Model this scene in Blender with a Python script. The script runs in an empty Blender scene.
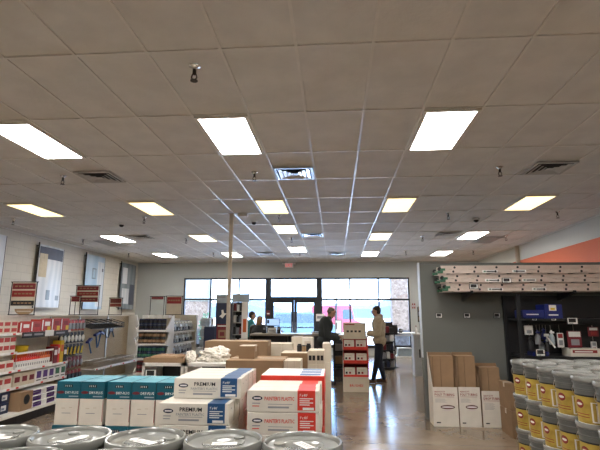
import bpy, bmesh, math, random
from mathutils import Vector, Matrix, Euler
random.seed(7)
S = bpy.context.scene
C = S.collection
PI = math.pi

# ------------------------------------------------------------------ camera
CAM_H = 1.55
F_PX = 461.3
YAW, PITCH, ROLL = -0.0750844, 0.1912709, 0.0024916
CEIL = 3.626
cd = bpy.data.cameras.new('camera'); cam = bpy.data.objects.new('camera', cd); C.objects.link(cam)
cd.sensor_width = 36; cd.lens = F_PX / 600 * 36; cd.clip_start = 0.02; cd.clip_end = 500
_f = Vector((math.sin(YAW)*math.cos(PITCH), math.cos(YAW)*math.cos(PITCH), math.sin(PITCH)))
_r = Vector((math.cos(YAW), -math.sin(YAW), 0)); _u = _r.cross(_f)
RX = math.cos(ROLL)*_r + math.sin(ROLL)*_u; UX = -math.sin(ROLL)*_r + math.cos(ROLL)*_u
cam.matrix_world = Matrix(((RX.x, UX.x, -_f.x, 0), (RX.y, UX.y, -_f.y, 0), (RX.z, UX.z, -_f.z, CAM_H), (0, 0, 0, 1)))
S.camera = cam
def at(px, py, X=None, Y=None, Z=None):
    d = _f + RX*(px-300)/F_PX - UX*(py-225)/F_PX
    t = X/d.x if X is not None else Y/d.y if Y is not None else (Z-CAM_H)/d.z
    return Vector((d.x*t, d.y*t, d.z*t+CAM_H))
def pixel(X, Y, Z):
    v = Vector((X, Y, Z-CAM_H)); w = v.dot(_f)
    return 300+F_PX*v.dot(RX)/w, 225-F_PX*v.dot(UX)/w

# ------------------------------------------------------------------ world, sun, exposure
LAMP_WHITE = 34.0
LAMP_YELLOW = 2.0
SKY = 14.0
w = bpy.data.worlds.new('sky'); S.world = w; w.use_nodes = True
nt = w.node_tree; nt.nodes.clear()
wo = nt.nodes.new('ShaderNodeOutputWorld'); bg = nt.nodes.new('ShaderNodeBackground')
tc = nt.nodes.new('ShaderNodeTexCoord'); sx = nt.nodes.new('ShaderNodeSeparateXYZ')
rp = nt.nodes.new('ShaderNodeValToRGB'); nz = nt.nodes.new('ShaderNodeTexNoise'); mx = nt.nodes.new('ShaderNodeMixRGB')
rp.color_ramp.elements[0].position = 0.0; rp.color_ramp.elements[0].color = (0.30, 0.57, 1.0, 1)
rp.color_ramp.elements[1].position = 0.5; rp.color_ramp.elements[1].color = (0.22, 0.47, 1.0, 1)
nz.inputs['Scale'].default_value = 3.0; nz.inputs['Detail'].default_value = 5
cr = nt.nodes.new('ShaderNodeValToRGB'); cr.color_ramp.elements[0].position = .45; cr.color_ramp.elements[1].position = .65
mx.inputs[2].default_value = (1.0, 1.0, 1.0, 1)
nt.links.new(tc.outputs['Generated'], sx.inputs[0]); nt.links.new(sx.outputs['Z'], rp.inputs[0])
nt.links.new(tc.outputs['Generated'], nz.inputs[0]); nt.links.new(nz.outputs[0], cr.inputs[0])
nt.links.new(cr.outputs[0], mx.inputs[0]); nt.links.new(rp.outputs[0], mx.inputs[1])
nt.links.new(mx.outputs[0], bg.inputs[0]); bg.inputs[1].default_value = SKY
nt.links.new(bg.outputs[0], wo.inputs[0])
sd = bpy.data.lights.new('sun', 'SUN'); sun = bpy.data.objects.new('sun', sd); C.objects.link(sun)
sd.energy = 26.0; sd.angle = 0.01; sd.color = (1, .95, .88)
sun.rotation_euler = (math.radians(38), 0, math.radians(15))
vs = S.view_settings
vs.view_transform = 'Standard'; vs.look = 'None'; vs.gamma = 1; vs.exposure = 0.15; vs.use_curve_mapping = False
S.cycles.max_bounces = 8; S.cycles.diffuse_bounces = 5; S.cycles.glossy_bounces = 4
S.cycles.transparent_max_bounces = 16; S.cycles.sample_clamp_indirect = 6
S.cycles.caustics_reflective = False; S.cycles.caustics_refractive = False

# ------------------------------------------------------------------ materials
M = {}
def mat(name, col, rough=.6, metal=0, var=.06, scale=8, spec=.5, emit=0, bump=0, col2=None):
    m = bpy.data.materials.new(name); m.use_nodes = True; t = m.node_tree; b = t.nodes['Principled BSDF']
    b.inputs['Roughness'].default_value = rough; b.inputs['Metallic'].default_value = metal
    b.inputs['Specular IOR Level'].default_value = spec
    tcx = t.nodes.new('ShaderNodeTexCoord'); n = t.nodes.new('ShaderNodeTexNoise'); r = t.nodes.new('ShaderNodeValToRGB')
    n.inputs['Scale'].default_value = scale; n.inputs['Detail'].default_value = 3
    a = [max(0, c*(1-var)) for c in col]; z = [min(1, c*(1+var)) for c in (col2 or col)]
    r.color_ramp.elements[0].color = (*a, 1); r.color_ramp.elements[1].color = (*z, 1)
    r.color_ramp.elements[0].position = .35; r.color_ramp.elements[1].position = .65
    t.links.new(tcx.outputs['Object'], n.inputs['Vector']); t.links.new(n.outputs[0], r.inputs[0]); t.links.new(r.outputs[0], b.inputs['Base Color'])
    if emit:
        b.inputs['Emission Strength'].default_value = emit; b.inputs['Emission Color'].default_value = (*col, 1)
    if bump:
        bp = t.nodes.new('ShaderNodeBump'); bp.inputs['Strength'].default_value = bump; bp.inputs['Distance'].default_value = .01
        n2 = t.nodes.new('ShaderNodeTexNoise'); n2.inputs['Scale'].default_value = scale*8
        t.links.new(tcx.outputs['Object'], n2.inputs['Vector']); t.links.new(n2.outputs[0], bp.inputs['Height']); t.links.new(bp.outputs[0], b.inputs['Normal'])
    M[name] = m; return m
def lamp_mat(name, col, strength):
    m = bpy.data.materials.new(name); m.use_nodes = True; t = m.node_tree; t.nodes.clear()
    o = t.nodes.new('ShaderNodeOutputMaterial'); e = t.nodes.new('ShaderNodeEmission')
    tcx = t.nodes.new('ShaderNodeTexCoord'); n = t.nodes.new('ShaderNodeTexNoise'); n.inputs['Scale'].default_value = 2
    r = t.nodes.new('ShaderNodeValToRGB'); r.color_ramp.elements[0].color = (*[c*.88 for c in col], 1); r.color_ramp.elements[1].color = (*col, 1)
    t.links.new(tcx.outputs['Object'], n.inputs['Vector']); t.links.new(n.outputs[0], r.inputs[0]); t.links.new(r.outputs[0], e.inputs[0])
    e.inputs[1].default_value = strength; t.links.new(e.outputs[0], o.inputs[0]); M[name] = m
lamp_mat('lamp_white', (1, .955, .905), LAMP_WHITE)
lamp_mat('lamp_cream', (1, .87, .58), LAMP_YELLOW*1.45)
lamp_mat('lamp_yellow', (1, .78, .38), LAMP_YELLOW*1.25)
lamp_mat('exit_red', (1, .25, .25), .9)
lamp_mat('screen_blue', (.45, .65, 1), 1.1)
lamp_mat('screen_white', (.9, .95, 1), 1.1)
mat('tile', (.71, .695, .665), .95, var=.05, scale=3, bump=.5)
mat('tbar', (.72, .70, .66), .28, spec=1, var=.02)
mat('lampframe', (.75, .72, .66), .5)
mat('vent', (.50, .49, .47), .4, metal=.3)
mat('duct', (.05, .05, .05), .8)
mat('chrome', (.75, .76, .78), .15, metal=1, var=.02)
mat('brass', (.06, .05, .045), .4, metal=.6)
mat('front_paint', (.42, .44, .425), .8, var=.02, scale=1)
mat('white_paint', (.78, .77, .73), .7, var=.02)
mat('partition', (.135, .142, .13), .85, var=.03, scale=2)
mat('lit_edge_and_bin', (.50, .54, .58), .5)
mat('black', (.012, .012, .014), .5)
mat('blackmetal', (.02, .021, .024), .45, metal=.4)
mat('frame_dark', (.022, .024, .028), .4, metal=.3)
mat('kraft', (.29, .185, .105), .85, var=.07, scale=4)
mat('kraft_in', (.25, .155, .085), .9, var=.06, scale=4)
mat('kraft_dark', (.23, .145, .08), .9)
mat('carton_white', (.66, .62, .55), .7, var=.04)
mat('carton_cream', (.60, .53, .42), .7, var=.04)
mat('white', (.80, .80, .78), .5, var=.02)
mat('paper', (.74, .74, .72), .6, var=.02)
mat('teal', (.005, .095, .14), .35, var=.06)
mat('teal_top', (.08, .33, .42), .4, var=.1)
mat('navy', (.009, .018, .06), .4)
mat('blue', (.012, .07, .19), .4)
mat('vivid_blue', (.008, .016, .14), .35)
mat('red', (.62, .035, .02), .45)
mat('goods_red', (.40, .035, .028), .45)
mat('darkred', (.25, .018, .018), .5)
mat('maroon', (.16, .012, .02), .5)
mat('orange', (.65, .14, .03), .5)
mat('yellow', (.66, .46, .02), .45)
mat('label_yellow', (.33, .22, .035), .45, col2=(.45, .33, .06), scale=14)
mat('purple', (.09, .035, .18), .5)
mat('green', (.03, .13, .07), .5)
mat('pail', (.12, .13, .128), .38, var=.04)
mat('lid', (.21, .215, .20), .17, spec=.8, var=.04)
mat('gondola', (.66, .61, .52), .6, var=.03)
mat('shelf_white', (.76, .74, .70), .45, var=.02)
mat('plastic_grey', (.25, .26, .28), .5)
mat('wire', (.45, .42, .38), .35, metal=.7)
mat('ladder', (.60, .50, .44), .42, metal=.35, var=.05)
mat('clear_bag', (.42, .47, .52), .25, spec=.8, var=.15, scale=20)
mat('rag', (.72, .68, .60), .95, var=.06, scale=12, bump=.4)
mat('pole', (.52, .45, .36), .6)
mat('glassy_grey', (.35, .42, .47), .3)
mat('skin', (.50, .30, .21), .55)
mat('hair_dark', (.02, .014, .010), .6)
mat('hair_grey', (.20, .17, .14), .7)
mat('hair_blond', (.26, .14, .06), .6)
mat('hoodie', (.46, .39, .28), .9, var=.1, scale=20, bump=.3)
mat('jacket', (.025, .032, .034), .8, bump=.3)
mat('jeans', (.012, .017, .035), .85)
mat('shoe', (.12, .06, .035), .6)
mat('tealcloth', (.02, .20, .22), .8)
mat('counter_top', (.42, .37, .30), .35)
mat('counter_body', (.05, .052, .058), .6)
mat('asphalt', (.50, .51, .53), .9, var=.1, scale=.5)
mat('sidewalk', (.62, .60, .57), .9, var=.05, scale=1)
mat('hill', (.04, .065, .10), 1, var=.15, scale=.05)
mat('leaf', (.05, .20, .09), .7, var=.3, scale=5)
mat('stucco', (.13, .145, .14), .9)
mat('carpaint', (.06, .10, .15), .3, metal=.3)
mat('tire', (.015, .015, .015), .8)
mat('carglass', (.04, .06, .08), .1)
mat('truck_red', (.16, .03, .055), .4)
mat('wood', (.33, .22, .12), .8)
mat('soldier', (.42, .20, .09), .6, col2=(.62, .4, .25), scale=30)

def nodes_of(name, col=(.5, .5, .5), rough=.6):
    m = bpy.data.materials.new(name); m.use_nodes = True; t = m.node_tree; M[name] = m
    b = t.nodes['Principled BSDF']; b.inputs['Roughness'].default_value = rough; b.inputs['Base Color'].default_value = (*col, 1)
    return t, b
# painted block wall (courses in the object's Y/Z)
def block_mat(name, base, band=None):
    t, b = nodes_of(name, rough=.75)
    tcx = t.nodes.new('ShaderNodeTexCoord'); mp = t.nodes.new('ShaderNodeMapping'); br = t.nodes.new('ShaderNodeTexBrick')
    sp = t.nodes.new('ShaderNodeSeparateXYZ'); cb = t.nodes.new('ShaderNodeCombineXYZ')
    t.links.new(tcx.outputs['Object'], sp.inputs[0]); t.links.new(sp.outputs['Y'], cb.inputs['X']); t.links.new(sp.outputs['Z'], cb.inputs['Y'])
    t.links.new(cb.outputs[0], br.inputs['Vector'])
    br.inputs['Scale'].default_value = 1; br.inputs['Brick Width'].default_value = .4; br.inputs['Row Height'].default_value = .2
    br.inputs['Mortar Size'].default_value = .006; br.inputs['Mortar Smooth'].default_value = .3
    br.inputs['Color1'].default_value = (*base, 1); br.inputs['Color2'].default_value = (*[c*.96 for c in base], 1); br.inputs['Mortar'].default_value = (*[c*.82 for c in base], 1)
    bp = t.nodes.new('ShaderNodeBump'); bp.inputs['Strength'].default_value = .4; bp.invert = True; bp.inputs['Distance'].default_value = .01
    t.links.new(br.outputs['Fac'], bp.inputs['Height']); t.links.new(bp.outputs[0], b.inputs['Normal'])
    t.links.new(br.outputs['Color'], b.inputs['Base Color'])
block_mat('block_white', (.60, .57, .50))
# right wall: smooth pale paint with an orange painted band
t, b = nodes_of('right_paint', rough=.7)
geo = t.nodes.new('ShaderNodeTexCoord'); sp = t.nodes.new('ShaderNodeSeparateXYZ')
g1 = t.nodes.new('ShaderNodeMath'); g1.operation = 'GREATER_THAN'; g1.inputs[1].default_value = 2.655
g2 = t.nodes.new('ShaderNodeMath'); g2.operation = 'LESS_THAN'; g2.inputs[1].default_value = 3.17
mu = t.nodes.new('ShaderNodeMath'); mu.operation = 'MULTIPLY'; mi = t.nodes.new('ShaderNodeMixRGB')
mi.inputs[1].default_value = (.60, .61, .57, 1); mi.inputs[2].default_value = (.68, .155, .06, 1)
t.links.new(geo.outputs['Object'], sp.inputs[0]); t.links.new(sp.outputs['Z'], g1.inputs[0]); t.links.new(sp.outputs['Z'], g2.inputs[0])
t.links.new(g1.outputs[0], mu.inputs[0]); t.links.new(g2.outputs[0], mu.inputs[1]); t.links.new(mu.outputs[0], mi.inputs[0]); t.links.new(mi.outputs[0], b.inputs['Base Color'])
# polished concrete floor
t, b = nodes_of('floor_mat', rough=.16); b.inputs['Specular IOR Level'].default_value = .85
tcx = t.nodes.new('ShaderNodeTexCoord'); n1 = t.nodes.new('ShaderNodeTexNoise'); n1.inputs['Scale'].default_value = .9; n1.inputs['Detail'].default_value = 9; n1.inputs['Roughness'].default_value = .65
r1 = t.nodes.new('ShaderNodeValToRGB'); r1.color_ramp.elements[0].position = .35; r1.color_ramp.elements[1].position = .7
r1.color_ramp.elements[0].color = (.17, .12, .075, 1); r1.color_ramp.elements[1].color = (.32, .25, .185, 1)
br = t.nodes.new('ShaderNodeTexBrick'); br.offset = 0; br.inputs['Scale'].default_value = 1; br.inputs['Brick Width'].default_value = 3.05; br.inputs['Row Height'].default_value = 3.05
br.inputs['Mortar Size'].default_value = .006; br.inputs['Color1'].default_value = (1, 1, 1, 1); br.inputs['Color2'].default_value = (1, 1, 1, 1); br.inputs['Mortar'].default_value = (.35, .3, .25, 1)
ml = t.nodes.new('ShaderNodeMixRGB'); ml.blend_type = 'MULTIPLY'; ml.inputs[0].default_value = 1
n2 = t.nodes.new('ShaderNodeTexNoise'); n2.inputs['Scale'].default_value = 4; n2.inputs['Detail'].default_value = 6
r2 = t.nodes.new('ShaderNodeMapRange'); r2.inputs['To Min'].default_value = .10; r2.inputs['To Max'].default_value = .26
t.links.new(tcx.outputs['Object'], n1.inputs['Vector']); t.links.new(n1.outputs[0], r1.inputs[0]); t.links.new(tcx.outputs['Object'], br.inputs['Vector'])
t.links.new(r1.outputs[0], ml.inputs[1]); t.links.new(br.outputs['Color'], ml.inputs[2]); t.links.new(ml.outputs[0], b.inputs['Base Color'])
t.links.new(tcx.outputs['Object'], n2.inputs['Vector']); t.links.new(n2.outputs[0], r2.inputs['Value']); t.links.new(r2.outputs[0], b.inputs['Roughness'])
bp = t.nodes.new('ShaderNodeBump'); bp.inputs['Strength'].default_value = .06; bp.inputs['Distance'].default_value = .02
n3 = t.nodes.new('ShaderNodeTexNoise'); n3.inputs['Scale'].default_value = 3.5
t.links.new(tcx.outputs['Object'], n3.inputs['Vector']); t.links.new(n3.outputs[0], bp.inputs['Height']); t.links.new(bp.outputs[0], b.inputs['Normal'])
# pegboard
t, b = nodes_of('pegboard', rough=.8)
tcx = t.nodes.new('ShaderNodeTexCoord'); vo = t.nodes.new('ShaderNodeTexVoronoi'); vo.inputs['Scale'].default_value = 39; vo.inputs['Randomness'].default_value = 0
cr = t.nodes.new('ShaderNodeValToRGB'); cr.color_ramp.elements[0].position = .15; cr.color_ramp.elements[1].position = .22
cr.color_ramp.elements[0].color = (.08, .06, .04, 1); cr.color_ramp.elements[1].color = (.47, .385, .275, 1)
t.links.new(tcx.outputs['Object'], vo.inputs['Vector']); t.links.new(vo.outputs['Distance'], cr.inputs[0]); t.links.new(cr.outputs[0], b.inputs['Base Color'])
# stone veneer
t, b = nodes_of('stone', rough=.9)
tcx = t.nodes.new('ShaderNodeTexCoord'); vo = t.nodes.new('ShaderNodeTexVoronoi'); vo.inputs['Scale'].default_value = 11
cr = t.nodes.new('ShaderNodeValToRGB'); cr.color_ramp.elements[0].color = (.05, .034, .028, 1); cr.color_ramp.elements[1].color = (.13, .108, .095, 1)
t.links.new(tcx.outputs['Object'], vo.inputs['Vector']); t.links.new(vo.outputs['Color'], cr.inputs[0]); t.links.new(cr.outputs[0], b.inputs['Base Color'])
# glass
t, b = nodes_of('glass'); t.nodes.clear()
o_ = t.nodes.new('ShaderNodeOutputMaterial'); tr = t.nodes.new('ShaderNodeBsdfTransparent'); gl = t.nodes.new('ShaderNodeBsdfGlossy'); fr = t.nodes.new('ShaderNodeFresnel'); mm = t.nodes.new('ShaderNodeMixShader')
tr.inputs[0].default_value = (.93, .96, .97, 1); gl.inputs['Roughness'].default_value = .02
t.links.new(fr.outputs[0], mm.inputs[0]); t.links.new(tr.outputs[0], mm.inputs[1]); t.links.new(gl.outputs[0], mm.inputs[2]); t.links.new(mm.outputs[0], o_.inputs[0])
# banner pictures (plain generic interiors)
def banner_mat(name, base, c2, scale):
    t, b = nodes_of(name, rough=.35)
    tcx = t.nodes.new('ShaderNodeTexCoord'); wv = t.nodes.new('ShaderNodeTexWave'); wv.bands_direction = 'Y'; wv.inputs['Scale'].default_value = scale; wv.inputs['Distortion'].default_value = 3
    cr = t.nodes.new('ShaderNodeValToRGB'); cr.color_ramp.elements[0].color = (*base, 1); cr.color_ramp.elements[1].color = (*c2, 1)
    t.links.new(tcx.outputs['Object'], wv.inputs['Vector']); t.links.new(wv.outputs['Fac'], cr.inputs[0]); t.links.new(cr.outputs[0], b.inputs['Base Color'])
banner_mat('pic_pale', (.52, .56, .60), (.64, .66, .68), 1.2)
banner_mat('pic_blue', (.33, .47, .60), (.42, .55, .66), .6)
banner_mat('pic_grey', (.16, .20, .23), (.24, .28, .31), .8)
banner_mat('pic_white', (.60, .62, .66), (.70, .71, .74), .5)
mat('pic_navy', (.075, .085, .125), .5)
mat('pic_sand', (.50, .42, .29), .5)

# ------------------------------------------------------------------ mesh helpers
_txt = {}
def text_polys(s):
    if s in _txt: return _txt[s]
    cu = bpy.data.curves.new('t', 'FONT'); cu.body = s; cu.size = 1; cu.resolution_u = 1; cu.offset = .018
    o = bpy.data.objects.new('t', cu); C.objects.link(o)
    dg = bpy.context.evaluated_depsgraph_get(); dg.update()
    me = bpy.data.meshes.new_from_object(o.evaluated_get(dg))
    vs_ = [v.co.copy() for v in me.vertices]; fs = [tuple(p.vertices) for p in me.polygons]
    bpy.data.objects.remove(o); bpy.data.curves.remove(cu); bpy.data.meshes.remove(me)
    x0 = min(v.x for v in vs_); x1 = max(v.x for v in vs_); y0 = min(v.y for v in vs_); y1 = max(v.y for v in vs_)
    _txt[s] = ([((v.x-x0)/(x1-x0), (v.y-y0)/(y1-y0)) for v in vs_], fs, (x1-x0)/(y1-y0)); return _txt[s]
class MB:
    def __init__(s): s.v = []; s.f = []; s.m = []; s.sm = []; s.mats = []
    def mi(s, m):
        if m not in s.mats: s.mats.append(m)
        return s.mats.index(m)
    def add(s, vs_, fs, m, smooth=False, T=None):
        n = len(s.v); s.v += [tuple(T @ Vector(v)) if T else tuple(v) for v in vs_]
        k = s.mi(m)
        for f in fs: s.f.append(tuple(i+n for i in f)); s.m.append(k); s.sm.append(smooth)
        return s
    def box(s, x0, y0, z0, x1, y1, z1, m, T=None, c=0):
        if c:
            v = []
            for (zz, i) in ((z0, c), (z0+c, 0), (z1-c, 0), (z1, c)):
                v += [(x0+i, y0+i, zz), (x1-i, y0+i, zz), (x1-i, y1-i, zz), (x0+i, y1-i, zz)]
            f = [(3, 2, 1, 0), (12, 13, 14, 15)]
            for L in range(3):
                for k in range(4): a = L*4+k; b_ = L*4+(k+1) % 4; f.append((a, b_, b_+4, a+4))
            return s.add(v, f, m, False, T)
        v = [(x, y, z) for z in (z0, z1) for (x, y) in ((x0, y0), (x1, y0), (x1, y1), (x0, y1))]
        return s.add(v, [(3, 2, 1, 0), (4, 5, 6, 7), (0, 1, 5, 4), (1, 2, 6, 5), (2, 3, 7, 6), (3, 0, 4, 7)], m, False, T)
    def cone(s, p0, p1, r0, r1, m, n=12, caps=True, smooth=True):
        p0 = Vector(p0); p1 = Vector(p1); d = (p1-p0); q = d.to_track_quat('Z', 'Y').to_matrix()
        v = []
        for p, r in ((p0, r0), (p1, r1)):
            for k in range(n): a = 2*PI*k/n; v.append(p + q @ Vector((math.cos(a)*r, math.sin(a)*r, 0)))
        f = [(k, (k+1) % n, n+(k+1) % n, n+k) for k in range(n)]
        s.add(v, f, m, smooth)
        if caps: s.add(v, [tuple(range(n-1, -1, -1)), tuple(range(n, 2*n))], m, False)
        return s
    def tube(s, pts, r, m, n=6):
        for a, b_ in zip(pts[:-1], pts[1:]): s.cone(a, b_, r, r, m, n)
        return s
    def ell(s, c, r, m, n=14, T=None):
        v = []; f = []; h = n//2
        for i in range(h+1):
            th = PI*i/h
            for k in range(n): a = 2*PI*k/n; v.append((c[0]+r[0]*math.sin(th)*math.cos(a), c[1]+r[1]*math.sin(th)*math.sin(a), c[2]+r[2]*math.cos(th)))
        for i in range(h):
            for k in range(n): f.append((i*n+k, (i+1)*n+k, (i+1)*n+(k+1) % n, i*n+(k+1) % n))
        return s.add(v, f, m, True, T)
    def lathe(s, prof, m, n=32, a0=0, a1=2*PI, T=None):
        v = []; f = []; full = abs(a1-a0-2*PI) < 1e-6; N = n if full else n+1
        for (r, z) in prof:
            for k in range(N): a = a0+(a1-a0)*k/n; v.append((r*math.cos(a), r*math.sin(a), z))
        for i in range(len(prof)-1):
            for k in range(n): k2 = (k+1) % N; f.append((i*N+k, i*N+k2, (i+1)*N+k2, (i+1)*N+k))
        return s.add(v, f, m, True, T)
    def prism(s, pts, axis, a, b_, m, T=None):
        def P(p, t_): return {'x': (t_, p[0], p[1]), 'y': (p[0], t_, p[1]), 'z': (p[0], p[1], t_)}[axis]
        n = len(pts); v = [P(p, a) for p in pts]+[P(p, b_) for p in pts]
        return s.add(v, [tuple(range(n)), tuple(range(2*n-1, n-1, -1))]+[(k, n+k, n+(k+1) % n, (k+1) % n) for k in range(n)], m, False, T)
    def quad(s, o, r, u, m, T=None):
        o = Vector(o); r = Vector(r); u = Vector(u); return s.add([o, o+r, o+r+u, o+u], [(0, 1, 2, 3)], m, False, T)
    def oval(s, c, r, u, m, n=20):
        c = Vector(c); r = Vector(r); u = Vector(u)
        return s.add([c+r*math.cos(2*PI*k/n)+u*math.sin(2*PI*k/n) for k in range(n)], [tuple(range(n))], m)
    def text(s, txt, o, r, u, m):
        """txt stretched over the rectangle with corner o and sides r, u"""
        v, f, asp = text_polys(txt); o = Vector(o); r = Vector(r); u = Vector(u)
        return s.add([o+r*a+u*b_ for a, b_ in v], f, m)
    def mesh(s, name):
        me = bpy.data.meshes.new(name); me.from_pydata(s.v, [], s.f)
        for m in s.mats: me.materials.append(M[m])
        me.polygons.foreach_set('material_index', s.m); me.polygons.foreach_set('use_smooth', s.sm)
        me.update()
        if any(s.sm): me.set_sharp_from_angle(angle=math.radians(40))
        return me
    def build(s, name, parent=None, **kw):
        o = bpy.data.objects.new(name, s.mesh(name)); C.objects.link(o)
        if parent: o.parent = parent
        for k, v in kw.items(): o[k] = v
        return o
def thing(name, label, cat, loc=(0, 0, 0), rz=0, group=None):
    o = bpy.data.objects.new(name, None); C.objects.link(o); o.empty_display_size = .05
    o.location = loc; o.rotation_euler = (0, 0, rz); o['label'] = label; o['category'] = cat
    if group: o['group'] = group
    return o
def tag(o, label, cat, group=None, loc=None, rz=None):
    o['label'] = label; o['category'] = cat
    if group: o['group'] = group
    if loc is not None: o.location = loc
    if rz is not None: o.rotation_euler = (0, 0, rz)
    return o
def dup(o, loc=None, rz=None, label=None, group=None, sc=None):
    c = o.copy(); C.objects.link(c)
    if loc is not None: c.location = loc
    if rz is not None: c.rotation_euler = (0, 0, rz)
    if sc is not None: c.scale = sc
    if label: c['label'] = label
    if group: c['group'] = group
    for ch in o.children:
        d = ch.copy(); C.objects.link(d); d.parent = c
        for g in ch.children:
            e = g.copy(); C.objects.link(e); e.parent = d
    return c
def struct(mb, name, parent=None):
    o = mb.build(name, parent)
    if not parent: o['kind'] = 'structure'
    return o
class Proto:
    """first call returns the built thing itself (moved), later calls copies"""
    def __init__(s, root): s.root = root; s.used = False
    def put(s, loc, rz=0, label=None, group=None, sc=None):
        if s.used: return dup(s.root, loc, rz, label, group, sc)
        s.used = True; o = s.root; o.location = loc; o.rotation_euler = (0, 0, rz)
        if label: o['label'] = label
        if group: o['group'] = group
        if sc is not None: o.scale = sc
        return o
ORD = ['first', 'second', 'third', 'fourth', 'fifth', 'sixth', 'seventh', 'eighth', 'ninth', 'tenth', 'eleventh', 'twelfth', 'thirteenth', 'fourteenth', 'fifteenth', 'sixteenth']

# ------------------------------------------------------------------ room shell
XL, XR, YB, YF = -8.1, 5.6, -6.0, 18.5
GX0, GY0, TW = -1.504, 4.537, .6096           # ceiling grid origin: column 0, row 0
struct(MB().box(XL-.2, YB-.2, -.1, XR+.2, YF+.2, 0, 'floor_mat'), 'floor')
struct(MB().box(XL-.2, YB-.2, CEIL+.02, XR+.2, YF+.2, CEIL+.12, 'tile'), 'ceiling')
g = MB()
for i in range(-11, 13):
    x = GX0+i*TW
    if XL < x < XR: g.box(x-.012, YB, CEIL+.010, x+.012, YF, CEIL+.021, 'tbar')
for j in range(-9, 13):
    y = GY0+j*2*TW
    if YB < y < YF: g.box(XL, y-.012, CEIL+.0095, XR, y+.012, CEIL+.0205, 'tbar')
for (x0, x1, y0, y1) in ((XL, XL+.03, YB, YF), (XR-.03, XR, YB, YF), (XL, XR, YF-.03, YF)): g.box(x0, y0, CEIL-.01, x1, y1, CEIL+.02, 'tbar')
struct(g, 'trim_1')
struct(MB().box(XL-.2, YB-.2, 0, XL, YF+.2, CEIL+.02, 'block_white'), 'wall_left')
struct(MB().box(XR, YB-.2, 0, XR+.2, YF+.2, CEIL+.02, 'right_paint'), 'wall_right')
struct(MB().box(XL, YB-.2, 0, XR, YB, CEIL+.02, 'white_paint'), 'wall_back')
# front wall with window and entrance openings
WL, WD, WR = (-6.13, -2.72), (-2.62, -.66), (-.56, 2.92)
g = MB()
ZT = 2.99; ZS = .32
g.box(XL, YF, 0, WL[0], YF+.2, CEIL+.02, 'front_paint').box(WR[1], YF, 0, XR, YF+.2, CEIL+.02, 'front_paint')
g.box(WL[0], YF, ZT, WR[1], YF+.2, CEIL+.02, 'front_paint')
g.box(WL[0], YF, 0, WL[1], YF+.2, ZS, 'front_paint').box(WR[0], YF, 0, WR[1], YF+.2, ZS, 'front_paint')
g.box(WL[1], YF, 0, WD[0], YF+.2, ZT, 'frame_dark').box(WD[1], YF, 0, WR[0], YF+.2, ZT, 'frame_dark')
struct(g, 'wall_front')
def window(name, x0, x1, z0, z1, mull, zh):
    f = MB(); y0, y1 = YF+.03, YF+.13
    f.box(x0, y0, z0, x0+.06, y1, z1, 'frame_dark').box(x1-.06, y0, z0, x1, y1, z1, 'frame_dark')
    f.box(x0+.06, y0, z1-.06, x1-.06, y1, z1, 'frame_dark').box(x0+.06, y0, z0, x1-.06, y1, z0+.07, 'frame_dark')
    f.box(x0+.06, y0+.002, zh-.035, x1-.06, y1-.002, zh+.035, 'frame_dark')
    for m_ in mull: f.box(m_-.03, y0+.001, z0+.07, m_+.03, y1-.001, z1-.06, 'frame_dark')
    w_ = f.build(name); w_['kind'] = 'structure'
    xs = [x0+.03]+list(mull)+[x1-.03]
    for a, b_ in zip(xs[:-1], xs[1:]):
        for c_, d_ in ((z0+.03, zh), (zh, z1-.03)): MB().box(a, YF+.075, c_, b_, YF+.085, d_, 'glass').build('window_pane', w_)
    MB().box(x0-.02, YF-.06, z0-.04, x1+.02, YF+.05, z0, 'frame_dark').build('window_sill', w_)
    return w_
mx1 = [at(210.5, 290, Y=YF).x, at(238.7, 290, Y=YF).x]
window('window_1', WL[0], WL[1], ZS, ZT, mx1, 2.13)
mx2 = [at(349.8, 290, Y=YF).x, at(378.7, 290, Y=YF).x]
window('window_2', WR[0], WR[1], ZS, ZT, mx2, 2.13)
# entrance: transom and two glazed leaves
g = MB(); x0, x1 = WD
g.box(x0, YF+.02, 0, x0+.07, YF+.14, ZT, 'frame_dark').box(x1-.07, YF+.02, 0, x1, YF+.14, ZT, 'frame_dark')
g.box(x0+.07, YF+.02, ZT-.06, x1-.07, YF+.14, ZT, 'frame_dark').box(x0+.07, YF+.02, 2.10, x1-.07, YF+.14, 2.24, 'frame_dark')
d1 = g.build('door_1'); d1['kind'] = 'structure'
MB().box(x0+.07, YF+.075, 2.24, x1-.07, YF+.085, ZT-.06, 'glass').build('transom_pane', d1)
xm = at(294, 310, Y=YF).x
for a, b_, s_ in ((x0+.07, xm-.004, 1), (xm+.004, x1-.07, -1)):
    f = MB(); st = .11
    f.box(a, YF+.05, .01, a+st, YF+.11, 2.10, 'frame_dark').box(b_-st, YF+.05, .01, b_, YF+.11, 2.10, 'frame_dark')
    f.box(a+st, YF+.05, 2.0, b_-st, YF+.11, 2.10, 'frame_dark').box(a+st, YF+.05, .01, b_-st, YF+.11, .26, 'frame_dark')
    lf = f.build('door_leaf', d1)
    MB().box(a+st, YF+.075, .26, b_-st, YF+.085, 2.0, 'glass').build('door_pane', lf)
    xh = b_-st/2 if s_ == 1 else a+st/2
    MB().box(a+.1, YF+.01, 1.02, b_-.1, YF+.05, 1.06, 'chrome').build('push_bar', lf)
    MB().tube([(xh, YF+.05, .85), (xh, YF, .85), (xh, YF, 1.25), (xh, YF+.05, 1.25)], .012, 'chrome', 8).build('pull_handle', lf)
g = MB(); g.box(XL+.001, YF-.015, 0, WL[0], YF-.001, .1, 'black').box(WR[1], YF-.015, 0, XR, YF-.001, .1, 'black'); struct(g, 'baseboard_front')
struct(MB().box(XL, YB, 0, XL+.015, YF-.02, .1, 'black'), 'baseboard_left')
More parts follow.
